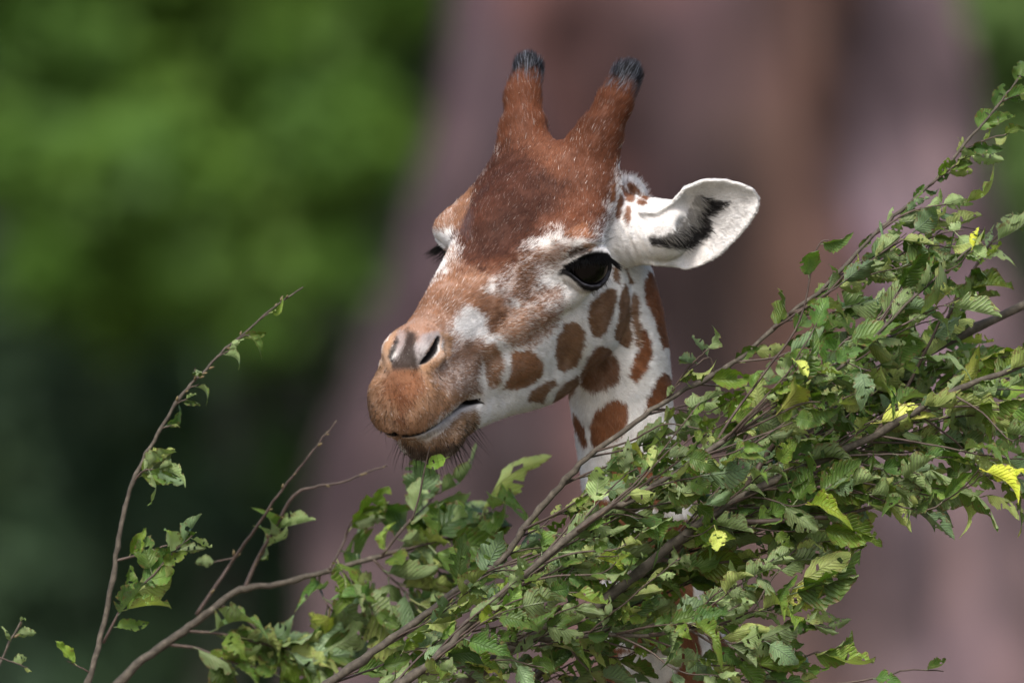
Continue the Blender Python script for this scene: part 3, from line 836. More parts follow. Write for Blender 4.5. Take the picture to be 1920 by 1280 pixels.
# inner ear: dark hair
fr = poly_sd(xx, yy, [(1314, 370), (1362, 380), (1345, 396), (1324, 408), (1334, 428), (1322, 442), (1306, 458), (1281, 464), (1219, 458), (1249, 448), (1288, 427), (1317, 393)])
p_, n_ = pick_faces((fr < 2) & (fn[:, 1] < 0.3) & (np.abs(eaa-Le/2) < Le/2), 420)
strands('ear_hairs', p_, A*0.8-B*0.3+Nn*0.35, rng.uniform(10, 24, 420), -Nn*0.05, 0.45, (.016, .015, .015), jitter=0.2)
# mane on the nape
mx_ = (xx > 1160) & (xx < 1225) & (yy < 400) & (yy > 300) & (fc[:, 1] > 100)
if mx_.sum() > 50:
    p_, n_ = pick_faces(mx_, 700)
    o_ = strands('mane', p_, n_*0.9 + np.array([0.15, 0.0, 0.55]), rng.uniform(7, 14, 700), np.array([0.03, 0, 0.0]), 0.4, coat(p_)*.9, jitter=0.12)
print('hairs', round(time.time()-T0, 1))
# ------------------------------------------------------------------ leafy shoots
m, n, l = new_mat('leaf_blade')
uvn = n.new('ShaderNodeUVMap'); uvn.uv_map = 'UVMap'
sx = n.new('ShaderNodeSeparateXYZ'); l.new(uvn.outputs[0], sx.inputs[0])
def mth(op, a, b=None, c=None):
    t = n.new('ShaderNodeMath'); t.operation = op
    for i, v in enumerate((a, b, c)):
        if v is None: continue
        if isinstance(v, (int, float)): t.inputs[i].default_value = v
        else: l.new(v, t.inputs[i])
    return t.outputs[0]
uu = mth('ABSOLUTE', mth('SUBTRACT', mth('MULTIPLY', sx.outputs[0], 2.0), 1.0))
vein = mth('SUBTRACT', mth('MULTIPLY', sx.outputs[1], 11.0), mth('MULTIPLY', uu, 3.2))
vein = mth('ABSOLUTE', mth('SUBTRACT', mth('FRACT', vein), 0.5))          # 0 on a side vein
side = mth('SMOOTH_MIN', mth('MULTIPLY', vein, 5.0), 1.0, 0.2)
midr = mth('MINIMUM', mth('MULTIPLY', uu, 14.0), 1.0)
vn_ = mth('MINIMUM', side, midr)                                          # 0 on veins, 1 between
oi = n.new('ShaderNodeObjectInfo'); geo = n.new('ShaderNodeNewGeometry'); tcl = n.new('ShaderNodeTexCoord')
off = n.new('ShaderNodeVectorMath'); off.operation = 'ADD'
cmb = n.new('ShaderNodeCombineXYZ'); l.new(mth('MULTIPLY', oi.outputs['Random'], 37.0), cmb.inputs[0]); l.new(mth('MULTIPLY', oi.outputs['Random'], 91.0), cmb.inputs[1])
l.new(tcl.outputs['Object'], off.inputs[0]); l.new(cmb.outputs[0], off.inputs[1])
n1 = noise(n, l, 3.5, 4, .6, off.outputs[0]); n2 = noise(n, l, 14, 3, .6, off.outputs[0])
top = ramp(n, l, n1.outputs[0], [(.3, (.048, .105, .016)), (.52, (.080, .150, .022)), (.75, (.135, .205, .032))])
bot = ramp(n, l, n1.outputs[0], [(.3, (.145, .215, .075)), (.55, (.200, .275, .105)), (.8, (.260, .310, .130))])
top_v = mixrgb(n, l, vn_, (.12, .17, .05), top.outputs[0])
bot_v = mixrgb(n, l, vn_, (.22, .27, .14), bot.outputs[0])
col = mixrgb(n, l, geo.outputs['Backfacing'], top_v, bot_v)
col = mixrgb(n, l, 1.0, col, oi.outputs['Color'], 'MULTIPLY')
# browned margins and specks
edge = mth('ADD', mth('MULTIPLY', uu, 0.35), n2.outputs[0])
br = ramp(n, l, edge, [(.80, (0, 0, 0)), (.92, (1, 1, 1))])
sp = ramp(n, l, n2.outputs[0], [(.70, (0, 0, 0)), (.76, (1, 1, 1))])
brf = mth('MAXIMUM', br.outputs[0], sp.outputs[0])
brf = mth('MULTIPLY', brf, 0.75)
col = mixrgb(n, l, brf, col, (.13, .070, .028))
bs, o = principled(n, l, 0.5, 0.4)
l.new(col, bs.inputs['Base Color'])
tr = n.new('ShaderNodeBsdfTranslucent'); l.new(mixrgb(n, l, 1.0, col, (1.3, 1.5, .55), 'MULTIPLY'), tr.inputs['Color'])
mxs = n.new('ShaderNodeMixShader'); mxs.inputs[0].default_value = 0.26
l.new(bs.outputs[0], mxs.inputs[1]); l.new(tr.outputs[0], mxs.inputs[2]); l.new(mxs.outputs[0], o.inputs[0])
bump(n, l, vn_, 0.5, 0.02, bs)
M_LEAF = m
m, n, l = new_mat('shoot_bark'); b, o = principled(n, l, 0.75, 0.3)
tcb = n.new('ShaderNodeTexCoord')
nb_ = noise(n, l, 90, 4, .6, tcb.outputs['Object'])
rb = ramp(n, l, nb_.outputs[0], [(.3, (.040, .033, .025)), (.55, (.078, .066, .050)), (.8, (.15, .130, .100))])
l.new(rb.outputs[0], b.inputs['Base Color']); bump(n, l, nb_.outputs[0], 0.5, 0.002, b)
M_BARK = m
m, n, l = new_mat('young_twig'); b, o = principled(n, l, 0.6, 0.4)
tcb = n.new('ShaderNodeTexCoord')
nb_ = noise(n, l, 60, 3, .6, tcb.outputs['Object'])
rb = ramp(n, l, nb_.outputs[0], [(.3, (.040, .026, .020)), (.6, (.075, .052, .040)), (.8, (.13, .10, .07))])
l.new(rb.outputs[0], b.inputs['Base Color'])
M_TWIG = m

def make_leaf(seed):
    r = np.random.default_rng(seed)
    nl, nw = 14, 4
    fold = r.uniform(0.2, 1.0); curl = r.uniform(-1.2, 1.2); twist = r.uniform(-1.0, 1.0)
    wave = r.uniform(0.02, 0.06); wph = r.uniform(0, 6); wid = r.uniform(0.28, 0.38)
    bite = r.uniform(0.25, 0.9), r.choice([-1, 1]), r.uniform(0.0, 0.8)
    V, UVs, Fs = [], [], []
    for i in range(nl+1):
        v = i/nl
        w = wid*(np.sin(pi*min(1, v**0.80))**0.75)*(1.0-0.25*v) + 0.012
        if i % 2 == 0 and 0 < i < nl: w *= 0.91
        w *= r.uniform(.93, 1.04)
        for j in range(nw+1):
            s = (j/nw-0.5)*2
            ww = w
            if np.sign(s) == bite[1] and abs(v-bite[0]) < 0.10: ww = w*(1-bite[2]*(1-abs(v-bite[0])/0.10))
            x = s*ww*cos(fold); y = 0.14 + v*0.86
            z = abs(s)*ww*sin(fold) + wave*sin(v*16+wph+s*2)*abs(s) + 0.016*sin(v*5*2*pi-abs(s)*3)*abs(s)
            if j in (0, nw): x += r.uniform(-.012, .012); y += r.uniform(-.012, .012)
            a = curl*v*v*0.6; z2 = z + v*a; y2 = y - abs(curl)*0.18*v**3
            tw = twist*v
            V.append((x*cos(tw)-z*sin(tw), y2, z2 + x*sin(tw))); UVs.append((j/nw, v))
    holes = set()
    for _ in range(r.integers(0, 6)):
        holes.add((int(r.integers(2, nl-2)), int(r.integers(0, nw))))
    for i in range(nl):
        for j in range(nw):
            if (i, j) in holes: continue
            a = i*(nw+1)+j
            Fs.append((a, a+1, a+nw+2, a+nw+1))
    # stalk: a thin three-sided tube
    k0 = len(V)
    for i in range(3):
        y = -0.02+0.085*i
        for q in range(3):
            t = 2*pi*q/3
            V.append((0.011*cos(t), y, 0.011*sin(t)-0.006)); UVs.append((0.5, 0.0))
    for i in range(2):
        for q in range(3):
            Fs.append((k0+i*3+q, k0+i*3+(q+1) % 3, k0+i*3+3+(q+1) % 3, k0+i*3+3+q))
    me = bpy.data.meshes.new('leaf'); me.from_pydata(V, [], Fs); me.update()
    uv = me.uv_layers.new(name='UVMap')
    for lp in me.loops: uv.data[lp.index].uv = UVs[lp.vertex_index]
    me.shade_smooth(); me.materials.append(M_LEAF)
    return me
LEAVES = [make_leaf(100+i) for i in range(28)]

def smooth_path(P, per=5):
    P = np.array(P, float)
    x = np.arange(len(P))
    _, o = curve_tab(np.concatenate([x[:, None], P], 1), (len(P)-1)*per+1) if len(P) > 2 else (0, np.array([P[0]+(P[1]-P[0])*t for t in np.linspace(0, 1, per+1)]))
    return o
def tube(name, pts, rad, mat, sides=7):
    pts = np.asarray(pts, float); N = len(pts)
    tan = unit(np.gradient(pts, axis=0))
    ref = np.array([0.13, 0.9, 0.2]); V, Fs = [], []
    for i in range(N):
        a = np.cross(tan[i], ref); a /= np.linalg.norm(a); b = np.cross(tan[i], a)
        for q in range(sides):
            t = 2*pi*q/sides
            V.append(W(pts[i]+(a*cos(t)+b*sin(t))*rad[i]))
    for i in range(N-1):
        for q in range(sides):
            Fs.append((i*sides+q, i*sides+(q+1) % sides, (i+1)*sides+(q+1) % sides, (i+1)*sides+q))
    Fs.append(tuple(range(sides))[::-1]); Fs.append(tuple((N-1)*sides+q for q in range(sides)))
    me = bpy.data.meshes.new(name); me.from_pydata([tuple(v) for v in V], [], Fs); me.update(); me.shade_smooth()
    me.materials.append(mat)
    o = bpy.data.objects.new(name, me); C.objects.link(o)
    return o
LEAF_COUNT = 0
LEAF_SCALE = 1.5
def add_leaf(parent, pos, D, N, size, tintc=(1, 1, 1), name='leaf'):
    global LEAF_COUNT
    D = D/np.linalg.norm(D); N = N-D*(N@D); N /= np.linalg.norm(N); X = np.cross(D, N)
    M = Matrix(((X[0], D[0], N[0], 0), (X[1], D[1], N[1], 0), (X[2], D[2], N[2], 0), (0, 0, 0, 1)))
    s = size*S
    p = W(pos)
    o = bpy.data.objects.new(name, LEAVES[int(rng.integers(len(LEAVES)))]); C.objects.link(o)
    o.parent = parent
    o.matrix_basis = Matrix.Translation(Vector(p)) @ M @ Matrix.Diagonal((s*rng.uniform(.85, 1.15), s, s, 1))
    o.color = (tintc[0], tintc[1], tintc[2], 1)
    LEAF_COUNT += 1
    return o
def leaf_tint():
    v = np.exp(rng.normal(0, 0.22)); k = rng.random()
    if k < 0.015: return (2.0*v, 1.6*v, 0.8*v)
    if k < 0.25: return (1.35*v, 1.2*v, 0.9*v)
    if k < 0.40: return (0.72*v, 0.82*v, 0.95*v)
    return (1.0*v, 1.0*v, 1.0*v)
WIND = np.array([0.9, 0.0, -0.12])
def leaves_along(tw, path, n_, size, spread=0.45, t0=0.15, t1=1.0, wind=0.8, under=0.62):
    path = np.asarray(path)
    seg = np.concatenate([[0], np.cumsum(np.linalg.norm(np.diff(path, axis=0), axis=1))])
    N0 = np.array([rng.normal(0, .4), rng.choice([1, -1], p=[under, 1-under])*rng.uniform(.35, 1.0), rng.normal(.35, .45)]); N0 /= np.linalg.norm(N0)
    sgn = rng.choice([-1, 1])
    for i in range(n_):                                       # alternate, in two rows along the twig
        s = (t0+(t1-t0)*(i+rng.uniform(0.2, .7))/n_)*seg[-1]
        p = np.array([np.interp(s, seg, path[:, k]) for k in range(3)])
        k = min(np.searchsorted(seg, s), len(path)-1); d = unit(path[k]-path[max(k-1, 0)] if k > 0 else path[1]-path[0])
        sgn = -sgn
        sd_ = np.cross(N0, d)*sgn
        D = d*0.75 + sd_*0.62 + WIND*wind*0.7 + rng.normal(0, spread, 3)*0.62
        N = N0 + rng.normal(0, .42, 3)
        if rng.random() < 0.22: N = -N
        add_leaf(tw, p, D, N, size*LEAF_SCALE*rng.uniform(.5, 1.3), leaf_tint())
class Shoot:
    def __init__(self, name, label, cat, path, r0, r1, foot, group=None):
        self.path = smooth_path([px3(*p) for p in path])
        base = np.array([foot[0], foot[1], -H/S])
        p0 = self.path[0]; d0 = unit(self.path[0]-self.path[2])
        low = smooth_path([base, base*0.62+p0*0.38+np.array([-40, 20, 0]), p0+d0*260*0.6+np.array([0, 0, -220]), p0], 6)[:-1]
        full = np.concatenate([low, self.path])
        self.root = empty(name, tuple(W(base)))
        tag(self.root, label, cat, group)
        rad = np.concatenate([np.linspace(r0*2.6, r0*1.02, len(low)), r0+(r1-r0)*np.linspace(0, 1, len(self.path))**0.8])
        rad = rad*(1+0.05*np.sin(np.arange(len(rad))*2.1)); nd = rng.random(len(rad)) < 0.22; rad = np.where(nd, rad*1.22, rad)
        kink = rng.normal(0, 0.8, full.shape); kink[:len(low)] = 0
        full = full+kink*np.clip(rad, 0, 3)[:, None]*0.5
        self.stem = tube('stem', full, rad, M_BARK, 9)
        self.attach(self.stem)
        self.twigs = []
    def nleaf(self): return sum(len(t.children) for t in self.root.children)
    def attach(self, o):
        o.parent = self.root; o.location = -Vector(self.root.location)
    def twig(self, path, r0, r1=1.0, leaves=0, size=62, raw=False, mat=None, **kw):
        P = smooth_path(path if raw else [px3(*p) for p in path])
        P = P+rng.normal(0, 1.0, P.shape)*np.linspace(0, 1, len(P))[:, None]
        o = tube('twig', P, np.linspace(r0, r1, len(P)), mat or M_TWIG, 6)
        self.attach(o)
        self.twigs.append((o, P))
        if leaves: leaves_along(o, P, leaves, size, **kw)
        return o, P
    def buds(self, path, n_, size=9):
        """little pointed buds along a bare twig"""
        for i in range(n_):
            t = rng.uniform(.1, 1); k = int(t*(len(path)-1)); p = path[k]; d = unit(path[min(k+1, len(path)-1)]-path[max(k-1, 0)])
            sdv = unit(np.cross(d, rng.normal(0, 1, 3))); ax = unit(d+sdv*0.7); L_ = size*rng.uniform(.8, 1.9)*S
            o = bpy.data.objects.new('bud', BUD); C.objects.link(o); o.parent = self.root
            M = Vector(ax).to_track_quat('Z', 'Y').to_matrix().to_4x4()
            o.matrix_basis = Matrix.Translation(Vector(W(p+sdv*1.0))-self.root.location) @ M @ Matrix.Diagonal((L_, L_, L_, 1))
_bv = [(0, 0, 0)]+[(.2*cos(2*pi*q/6), .2*sin(2*pi*q/6), .4) for q in range(6)]+[(.1*cos(2*pi*q/6), .1*sin(2*pi*q/6), .8) for q in range(6)]+[(0, 0, 1)]
_bf = [(0, 1+(q+1) % 6, 1+q) for q in range(6)]+[(1+q, 1+(q+1) % 6, 7+(q+1) % 6, 7+q) for q in range(6)]+[(7+q, 7+(q+1) % 6, 13) for q in range(6)]
BUD = bpy.data.meshes.new('bud'); BUD.from_pydata(_bv, [], _bf); BUD.update(); BUD.shade_smooth()
m, n, l = new_mat('bud_scale'); b, o = principled(n, l, .55, .3)
tcb = n.new('ShaderNodeTexCoord'); nb_ = noise(n, l, 3, 3, .6, tcb.outputs['Object'])
l.new(ramp(n, l, nb_.outputs[0], [(.35, (.10, .065, .035)), (.7, (.22, .19, .09))]).outputs[0], b.inputs['Base Color'])
BUD.materials.append(m)
HORN = 'leafy shoots in front of the giraffe'
# A: tip of a bare twig at the far left
sA = Shoot('leafy_shoot', 'short bare twig tip with a few shreds of leaf, left of the slender upright shoot', 'branch', [(-45, 1330, 150), (-10, 1262, 150), (18, 1205, 150), (42, 1158, 150)], 3.5, 1.5, (-1300, 260))
o_, P_ = sA.twig([(0, 1232, 150), (28, 1242, 140), (52, 1250, 135)], 1.6, .8, 2, 26)
sA.buds(sA.path, 4)
leaves_along(sA.stem, sA.path[-8:], 3, 26)
# B: slender upright shoot, nearly bare
sB = Shoot('leafy_shoot', 'slender upright shoot, nearly bare, with one tuft of curled leaves halfway up', 'branch',
  [(158, 1300, 160), (190, 1190, 160), (215, 1060, 160), (228, 980, 160), (245, 915, 160), (275, 850, 160), (310, 790, 160), (345, 735, 160), (370, 708, 160), (415, 662, 160), (460, 622, 160), (515, 575, 160), (568, 538, 160)], 6, 1.3, (-1120, 300))
sB.buds(sB.path[-35:], 14)
o_, P_ = sB.twig([(250, 905, 160), (262, 888, 150), (275, 880, 140), (300, 880, 140)], 2.2, 1, 11, 48, wind=.4)
o_, P_ = sB.twig([(213, 1052, 160), (250, 1042, 160), (290, 1030, 150), (328, 1018, 150)], 3, 1.2, 3, 44)
o_, P_ = sB.twig([(193, 1205, 160), (240, 1120, 150), (280, 1085, 140), (320, 1040, 140), (360, 1003, 140)], 3, 1, 0)
leaves_along(o_, P_[:14], 9, 66, wind=.35); leaves_along(o_, P_[13:], 4, 52, wind=.2)
o_, P_ = sB.twig([(172, 1262, 160), (150, 1250, 150), (125, 1238, 150)], 1.8, 1, 1, 52, wind=-.6)
for (a, b, c, d, k) in ((300, 805, 325, 798, 2), (330, 758, 352, 748, 2), (345, 735, 372, 720, 1), (365, 715, 366, 690, 2), (405, 672, 440, 652, 2), (440, 640, 470, 625, 2), (490, 598, 510, 585, 1)):
    sB.twig([(a, b, 160), ((a+c)/2, (b+d)/2-2, 155), (c, d, 155)], 1.4, .8, k, 30, wind=.7)
# C: pale stem passing under the muzzle, a little behind it
yC = 520
sC = Shoot('leafy_shoot', 'pale grey stem rising beneath the muzzle, with bare twigs and soft broad leaves', 'branch',
  [(205, 1296, yC), (270, 1235, yC), (330, 1192, yC), (395, 1145, yC), (450, 1105, yC), (520, 1095, yC), (610, 1070, yC), (700, 1045, yC), (760, 1030, yC), (830, 1012, yC), (905, 1000, yC), (960, 985, yC)], 9, 3, (-900, 900))
o_, P_ = sC.twig([(368, 1152, yC), (410, 1090, yC), (440, 1045, yC), (490, 975, yC-80), (520, 930, yC-100), (570, 865, yC-120), (605, 820, yC-120), (632, 788, yC-120)], 4, 1.3, 0); sC.buds(P_, 12)
o_, P_ = sC.twig([(458, 1104, yC), (482, 1050, yC), (510, 1000, yC-30), (550, 930, yC-60), (590, 912, yC-60), (640, 905, yC-60), (680, 888, yC-60), (725, 872, yC-60)], 4.5, 1.5, 0); sC.buds(P_, 12)
leaves_along(o_, P_[3:12], 5, 46)
sC.twig([(440, 1045, yC), (415, 1050, yC), (395, 1055, yC)], 1.6, 1, 1, 46, wind=-.5)
sC.twig([(412, 1133, yC), (460, 1160, yC), (492, 1190, yC)], 3.5, 2.5, 0)
sC.twig([(318, 1208, yC), (370, 1215, yC), (420, 1235, yC), (520, 1262, yC)], 3.5, 1.5, 9, 78, wind=.3)
sC.twig([(345, 1182, yC), (420, 1188, yC), (470, 1200, yC), (540, 1220, yC), (600, 1240, yC)], 3.0, 1.5, 16, 92, wind=.25)
sC.twig([(492, 1190, yC), (540, 1215, yC), (600, 1225, yC)], 3.0, 1.5, 12, 92, wind=.25)
for pth, k in (([(618, 1066), (645, 1015), (660, 975), (700, 945)], 6), ([(716, 1040), (760, 985), (800, 945), (825, 915)], 8), ([(690, 1048), (760, 1030), (830, 1012), (905, 1000)], 16),
               ([(640, 1062), (660, 1090), (680, 1110), (700, 1150)], 8), ([(700, 1048), (730, 1080), (760, 1110), (790, 1150)], 9), ([(780, 1025), (810, 1060), (850, 1090), (900, 1110)], 8), ([(600, 1072), (600, 1100), (612, 1130), (625, 1150)], 3), ([(800, 1018), (850, 985), (880, 970), (920, 960)], 6)):
    sC.twig([(a, b, yC+rng.uniform(-60, 60)) for a, b in pth], 3, 1.2, k, 90, wind=.35, spread=.7)
# D..H: the mass of foliage before the neck
def dpt(L): return [(a, b, c) for a, b, c in L]
sD = Shoot('leafy_shoot', 'longest leafy shoot, crossing the giraffe neck and reaching highest beyond the ear', 'branch',
  [(590, 1300, -40), (700, 1222, -40), (780, 1165, -40), (850, 1110, -40), (940, 1048, -50), (990, 980, -50), (1050, 912, -50), (1100, 858, -50), (1180, 800, -40), (1250, 748, -20), (1340, 702, 0), (1400, 660, 10), (1480, 590, 20), (1550, 535, 30), (1640, 440, 40), (1700, 385, 40), (1760, 330, 40), (1810, 270, 40), (1870, 200, 40), (1900, 160, 40), (1930, 125, 40)], 8, 1.7, (-500, 200), HORN)
sE = Shoot('leafy_shoot', 'leafy shoot with straight stem climbing to the bright yellow leaf', 'branch',
  [(725, 1300, -200), (810, 1240, -200), (900, 1148, -200), (1000, 1062, -200), (1130, 960, -200), (1190, 935, -200), (1290, 870, -190), (1400, 800, -180), (1500, 745, -170), (1620, 650, -160), (1700, 570, -160), (1780, 500, -160), (1822, 462, -160)], 8.5, 1.8, (-420, 60), HORN)
sF = Shoot('leafy_shoot', 'thickest dark stem in the foliage, rising diagonally through its middle', 'branch',
  [(840, 1300, -120), (1000, 1190, -120), (1120, 1135, -120), (1200, 1070, -120), (1300, 990, -120), (1390, 930, -120), (1500, 880, -120), (1640, 815, -120), (1760, 745, -120), (1850, 710, -120), (1960, 668, -120)], 12, 5, (-300, 220), HORN)
sG = Shoot('leafy_shoot', 'bare-sided thick stem behind the foliage, leaving above the drooping leaf sprays', 'branch',
  [(960, 1310, 110), (1150, 1130, 110), (1300, 1000, 120), (1450, 870, 170), (1580, 760, 200), (1680, 692, 220), (1800, 630, 220), (1960, 556, 220)], 10, 8, (-180, 420), HORN)
sH = Shoot('leafy_shoot', 'lowest leafy shoot, nearly level, below the thick dark stem', 'branch',
  [(745, 1310, -150), (830, 1240, -150), (920, 1212, -150), (1010, 1200, -150), (1120, 1188, -150), (1200, 1190, -140), (1290, 1178, -130), (1350, 1170, -120), (1420, 1150, -110), (1490, 1125, -110), (1550, 1113, -110)], 6.5, 1.5, (-600, -60), HORN)
# traced side twigs
for sh, pth, r0, k, sz in (
  (sF, [(1390, 930, -120), (1420, 880, 0), (1460, 820, -20), (1500, 770, -40), (1540, 715, -60), (1565, 685, -60)], 7, 8, 58),
  (sF, [(1340, 975, -120), (1420, 978, -120), (1500, 972, -120), (1560, 968, -110), (1620, 955, -90), (1700, 925, -10), (1780, 900, -20), (1870, 888, -20), (1960, 876, -20)], 6, 16, 66),
  (sF, [(1235, 1045, -120), (1300, 1060, 0), (1370, 1052, -10), (1430, 1050, -20), (1510, 1040, -30)], 4, 12, 66),
  (sF, [(1640, 815, -120), (1690, 745, 10), (1740, 650, 0), (1768, 590, -10), (1790, 560, -10)], 4.5, 8, 52),
  (sG, [(1680, 692, 220), (1750, 640, 190), (1780, 590, 160), (1837, 487, 140), (1880, 430, 130), (1950, 380, 130)], 5, 20, 60),
  (sG, [(1580, 760, 200), (1700, 715, 160), (1820, 700, 120), (1940, 655, 100)], 4, 12, 74),
  (sE, [(1330, 848, -180), (1380, 770, -110), (1440, 690, -110), (1500, 600, -110), (1530, 470, -110), (1556, 448, -110)], 3, 7, 40),
  (sD, [(1340, 702, 0), (1330, 670, -10), (1300, 690, -30), (1260, 735, -40)], 2, 4, 34),
  (sD, [(1250, 748, -20), (1290, 690, -40), (1322, 660, -50), (1334, 652, -50)], 2.2, 3, 36),
  (sD, [(1480, 590, 20), (1540, 560, 0), (1600, 500, -10), (1660, 470, -20), (1720, 430, -20)], 3.5, 10, 54),
  (sD, [(1550, 535, 30), (1620, 520, 10), (1700, 470, 0), (1760, 440, -10), (1808, 430, -10)], 3, 10, 50),
  (sD, [(1640, 440, 40), (1700, 400, 30), (1760, 385, 20), (1810, 380, 10)], 2.5, 9, 56),
  (sD, [(1740, 350, 40), (1790, 310, 30), (1820, 285, 20)], 2, 6, 40),
  (sD, [(1800, 285, 40), (1840, 265, 30), (1890, 250, 20)], 1.8, 4, 40),
  (sD, [(1880, 190, 40), (1905, 180, 40), (1925, 178, 40)], 1.5, 3, 34),
  (sH, [(1350, 1170, -120), (1390, 1200, -130), (1440, 1190, -130), (1500, 1170, -130), (1560, 1175, -130)], 2.6, 8, 60),
  (sH, [(1420, 1150, -110), (1470, 1120, -130), (1500, 1090, -130)], 2, 6, 84),
  (sH, [(1290, 1178, -130), (1380, 1230, -120), (1460, 1255, -110), (1520, 1225, -110), (1548, 1222, -110)], 2.4, 9, 62),
  (sH, [(1420, 1275, -110), (1560, 1282, -110), (1650, 1268, -110), (1700, 1255, -110), (1768, 1257, -110)], 3, 3, 40),
  ):
    sh.twig(pth, r0, 1.2, k, sz)
# sprays filling the mass: short twigs that leave the nearest stem and carry a handful of leaves
MASS = [(690, 1290), (690, 1225), (770, 1160), (830, 1095), (900, 1050), (960, 1010), (1030, 960), (1090, 900), (1150, 850), (1230, 790), (1330, 745), (1420, 715), (1490, 640), (1560, 575), (1640, 485), (1740, 392), (1800, 345), (1822, 385), (1775, 475),
        (1720, 560), (1760, 640), (1860, 680), (1910, 700), (1910, 880), (1850, 920), (1750, 960), (1700, 960), (1620, 940), (1560, 965), (1510, 1030), (1400, 1050), (1380, 1100), (1440, 1140), (1380, 1170), (1400, 1240), (1440, 1290)]
cand = rng.random((6000, 2))*np.array([1300, 900])+np.array([660, 420])
ok = poly_sd(cand[:, 0], cand[:, 1], MASS) < -4
ok &= ~((cand[:, 0] > 1110) & (cand[:, 0] < 1340) & (cand[:, 1] > 1090) & (rng.random(len(cand)) < 0.955))
cand = cand[ok]
chosen = []
for c in cand:
    if all((c[0]-d[0])**2+((c[1]-d[1])*1.35)**2 > (38 if (1060 < c[0] < 1340 and c[1] < 1085) else 44 if c[0] < 1330 else 49)**2 for d in chosen): chosen.append(c)
print('sprays', len(chosen))
hosts = [sD, sE, sF, sG, sH]
hp = [h.path for h in hosts]
kk = lambda p: 1/(1+p[:, 1]/DU)
hpx = [np.stack([960+p[:, 0]*kk(p), 640-p[:, 2]*kk(p)], 1) for p in hp]
for c in chosen:
    best = None
    for hi_, h in enumerate(hosts):
        rel = c-hpx[hi_]
        if h.nleaf() > 288: continue
        dist = np.hypot(rel[:, 0], rel[:, 1]) + np.where(rel[:, 0] < 10, 120, 0) + rng.uniform(0, 60)
        k = int(np.argmin(dist)); k2 = max(k-int(rng.integers(4, 9)), 0)
        if best is None or dist[k] < best[0]: best = (dist[k], h, hp[hi_][k2], hpx[hi_][k2])
    _, h, p0, q0 = best
    ymax = 70 if c[0] < 1330 else 240
    y1 = min(p0[1]+rng.uniform(-60, 260), ymax); y1 = max(y1, -260)
    ang = radians(rng.uniform(-12, 42)); Ls = rng.uniform(50, 95)
    e = c+np.array([cos(ang), -sin(ang)])*Ls
    a3 = p0; b3 = px3(c[0], c[1], y1); c3 = px3(e[0], e[1], y1+rng.uniform(-40, 30))
    big = 1.12 if c[0] > 1380 else 0.95
    h.twig([a3, a3*0.5+b3*0.5+rng.normal(0, 5, 3), b3, c3], 2.4, 1.0, int(rng.integers(4, 7)), 58*big, raw=True, t0=0.35)
# long thin side shoots lying over the mass
nlong = 0
while nlong < 46:
    h = hosts[int(rng.choice([0, 1, 2, 2, 4]))]
    if h.nleaf() > 282: h = sG
    k = int(rng.integers(8, len(h.path)-8)); p0 = h.path[k]
    q0 = np.array([960+p0[0]/(1+p0[1]/DU), 640-p0[2]/(1+p0[1]/DU)])
    ang = radians(rng.uniform(14, 58)); Ls = rng.uniform(150, 360)
    e = q0+np.array([cos(ang), -sin(ang)])*Ls
    if poly_sd(e[:1], e[1:], MASS)[0] > 12: continue
    nlong += 1
    mid = (q0+e)/2+np.array([rng.uniform(-10, 10), rng.uniform(4, 22)])
    y1 = max(p0[1]+rng.uniform(-90, 30), -290)
    h.twig([p0, px3(q0[0]*.75+mid[0]*.25, q0[1]*.75+mid[1]*.25, (p0[1]+y1)/2), px3(mid[0], mid[1], y1), px3(e[0], e[1], y1-10)], rng.uniform(2.4, 4), 1.1, int(rng.integers(3, 7)), 46, raw=True, t0=0.45)
# leaves on the thin ends of the long stems
leaves_along(sD.stem, sD.path[44:70], 8, 50); leaves_along(sD.stem, sD.path[68:], 14, 40, spread=.45)
leaves_along(sE.stem, sE.path[35:], 12, 46)
leaves_along(sF.stem, sF.path[35:], 10, 62)
# single bright yellow leaves
YEL = (2.9, 2.35, .5)
for (x, y, d, D, N, sz) in ((1822, 468, -200, (.35, 0, .9), (-.2, .9, .3), 46), (1838, 878, -330, (.92, .0, -.42), (.1, .7, .6), 104), (1842, 884, -325, (.95, .05, .12), (.15, .75, -.5), 84), (1486, 672, -300, (.6, -.3, -.6), (.1, .8, .4), 52), (1340, 985, -320, (.2, -.2, -1), (.3, .9, 0), 58)):
    tw_ = (sE if y < 600 else sF); q_ = px3(x, y, d); pool = np.concatenate([tw_.path]+[p for _, p in tw_.twigs]); st_ = pool[np.argmin(np.linalg.norm((pool-q_+np.array([70, 0, 25]))*np.array([1, .5, 1]), axis=1))]
    o_, _p = tw_.twig([st_, (st_+q_)/2+np.array([0, 0, -8]), q_], 1.8, 1.0, raw=True)
    add_leaf(o_, q_, np.array(D), np.array(N), sz, YEL if sz not in (52, 58) else (2.6, 2.2, 1.1))
# leaf and twig held in the mouth
mt = empty('browsed_twig', tuple(W(px3(800, 855, -285))))
tag(mt, 'thin twig with a green leaf held between the giraffe\'s lips', 'twig')
P_ = smooth_path([px3(806, 836, -285), px3(796, 880, -280), px3(786, 930, -270), px3(772, 975, -265)])
o_ = tube('twig', P_, np.linspace(1.2, 1.8, len(P_)), M_TWIG, 6); o_.parent = mt; o_.location = -Vector(mt.location)
add_leaf(o_, px3(842, 856, -270), np.array([-.9, .1, -.42]), np.array([.1, -.8, .6]), 50, (1.6, 1.7, .9))
print('leaves', LEAF_COUNT, round(time.time()-T0, 1))
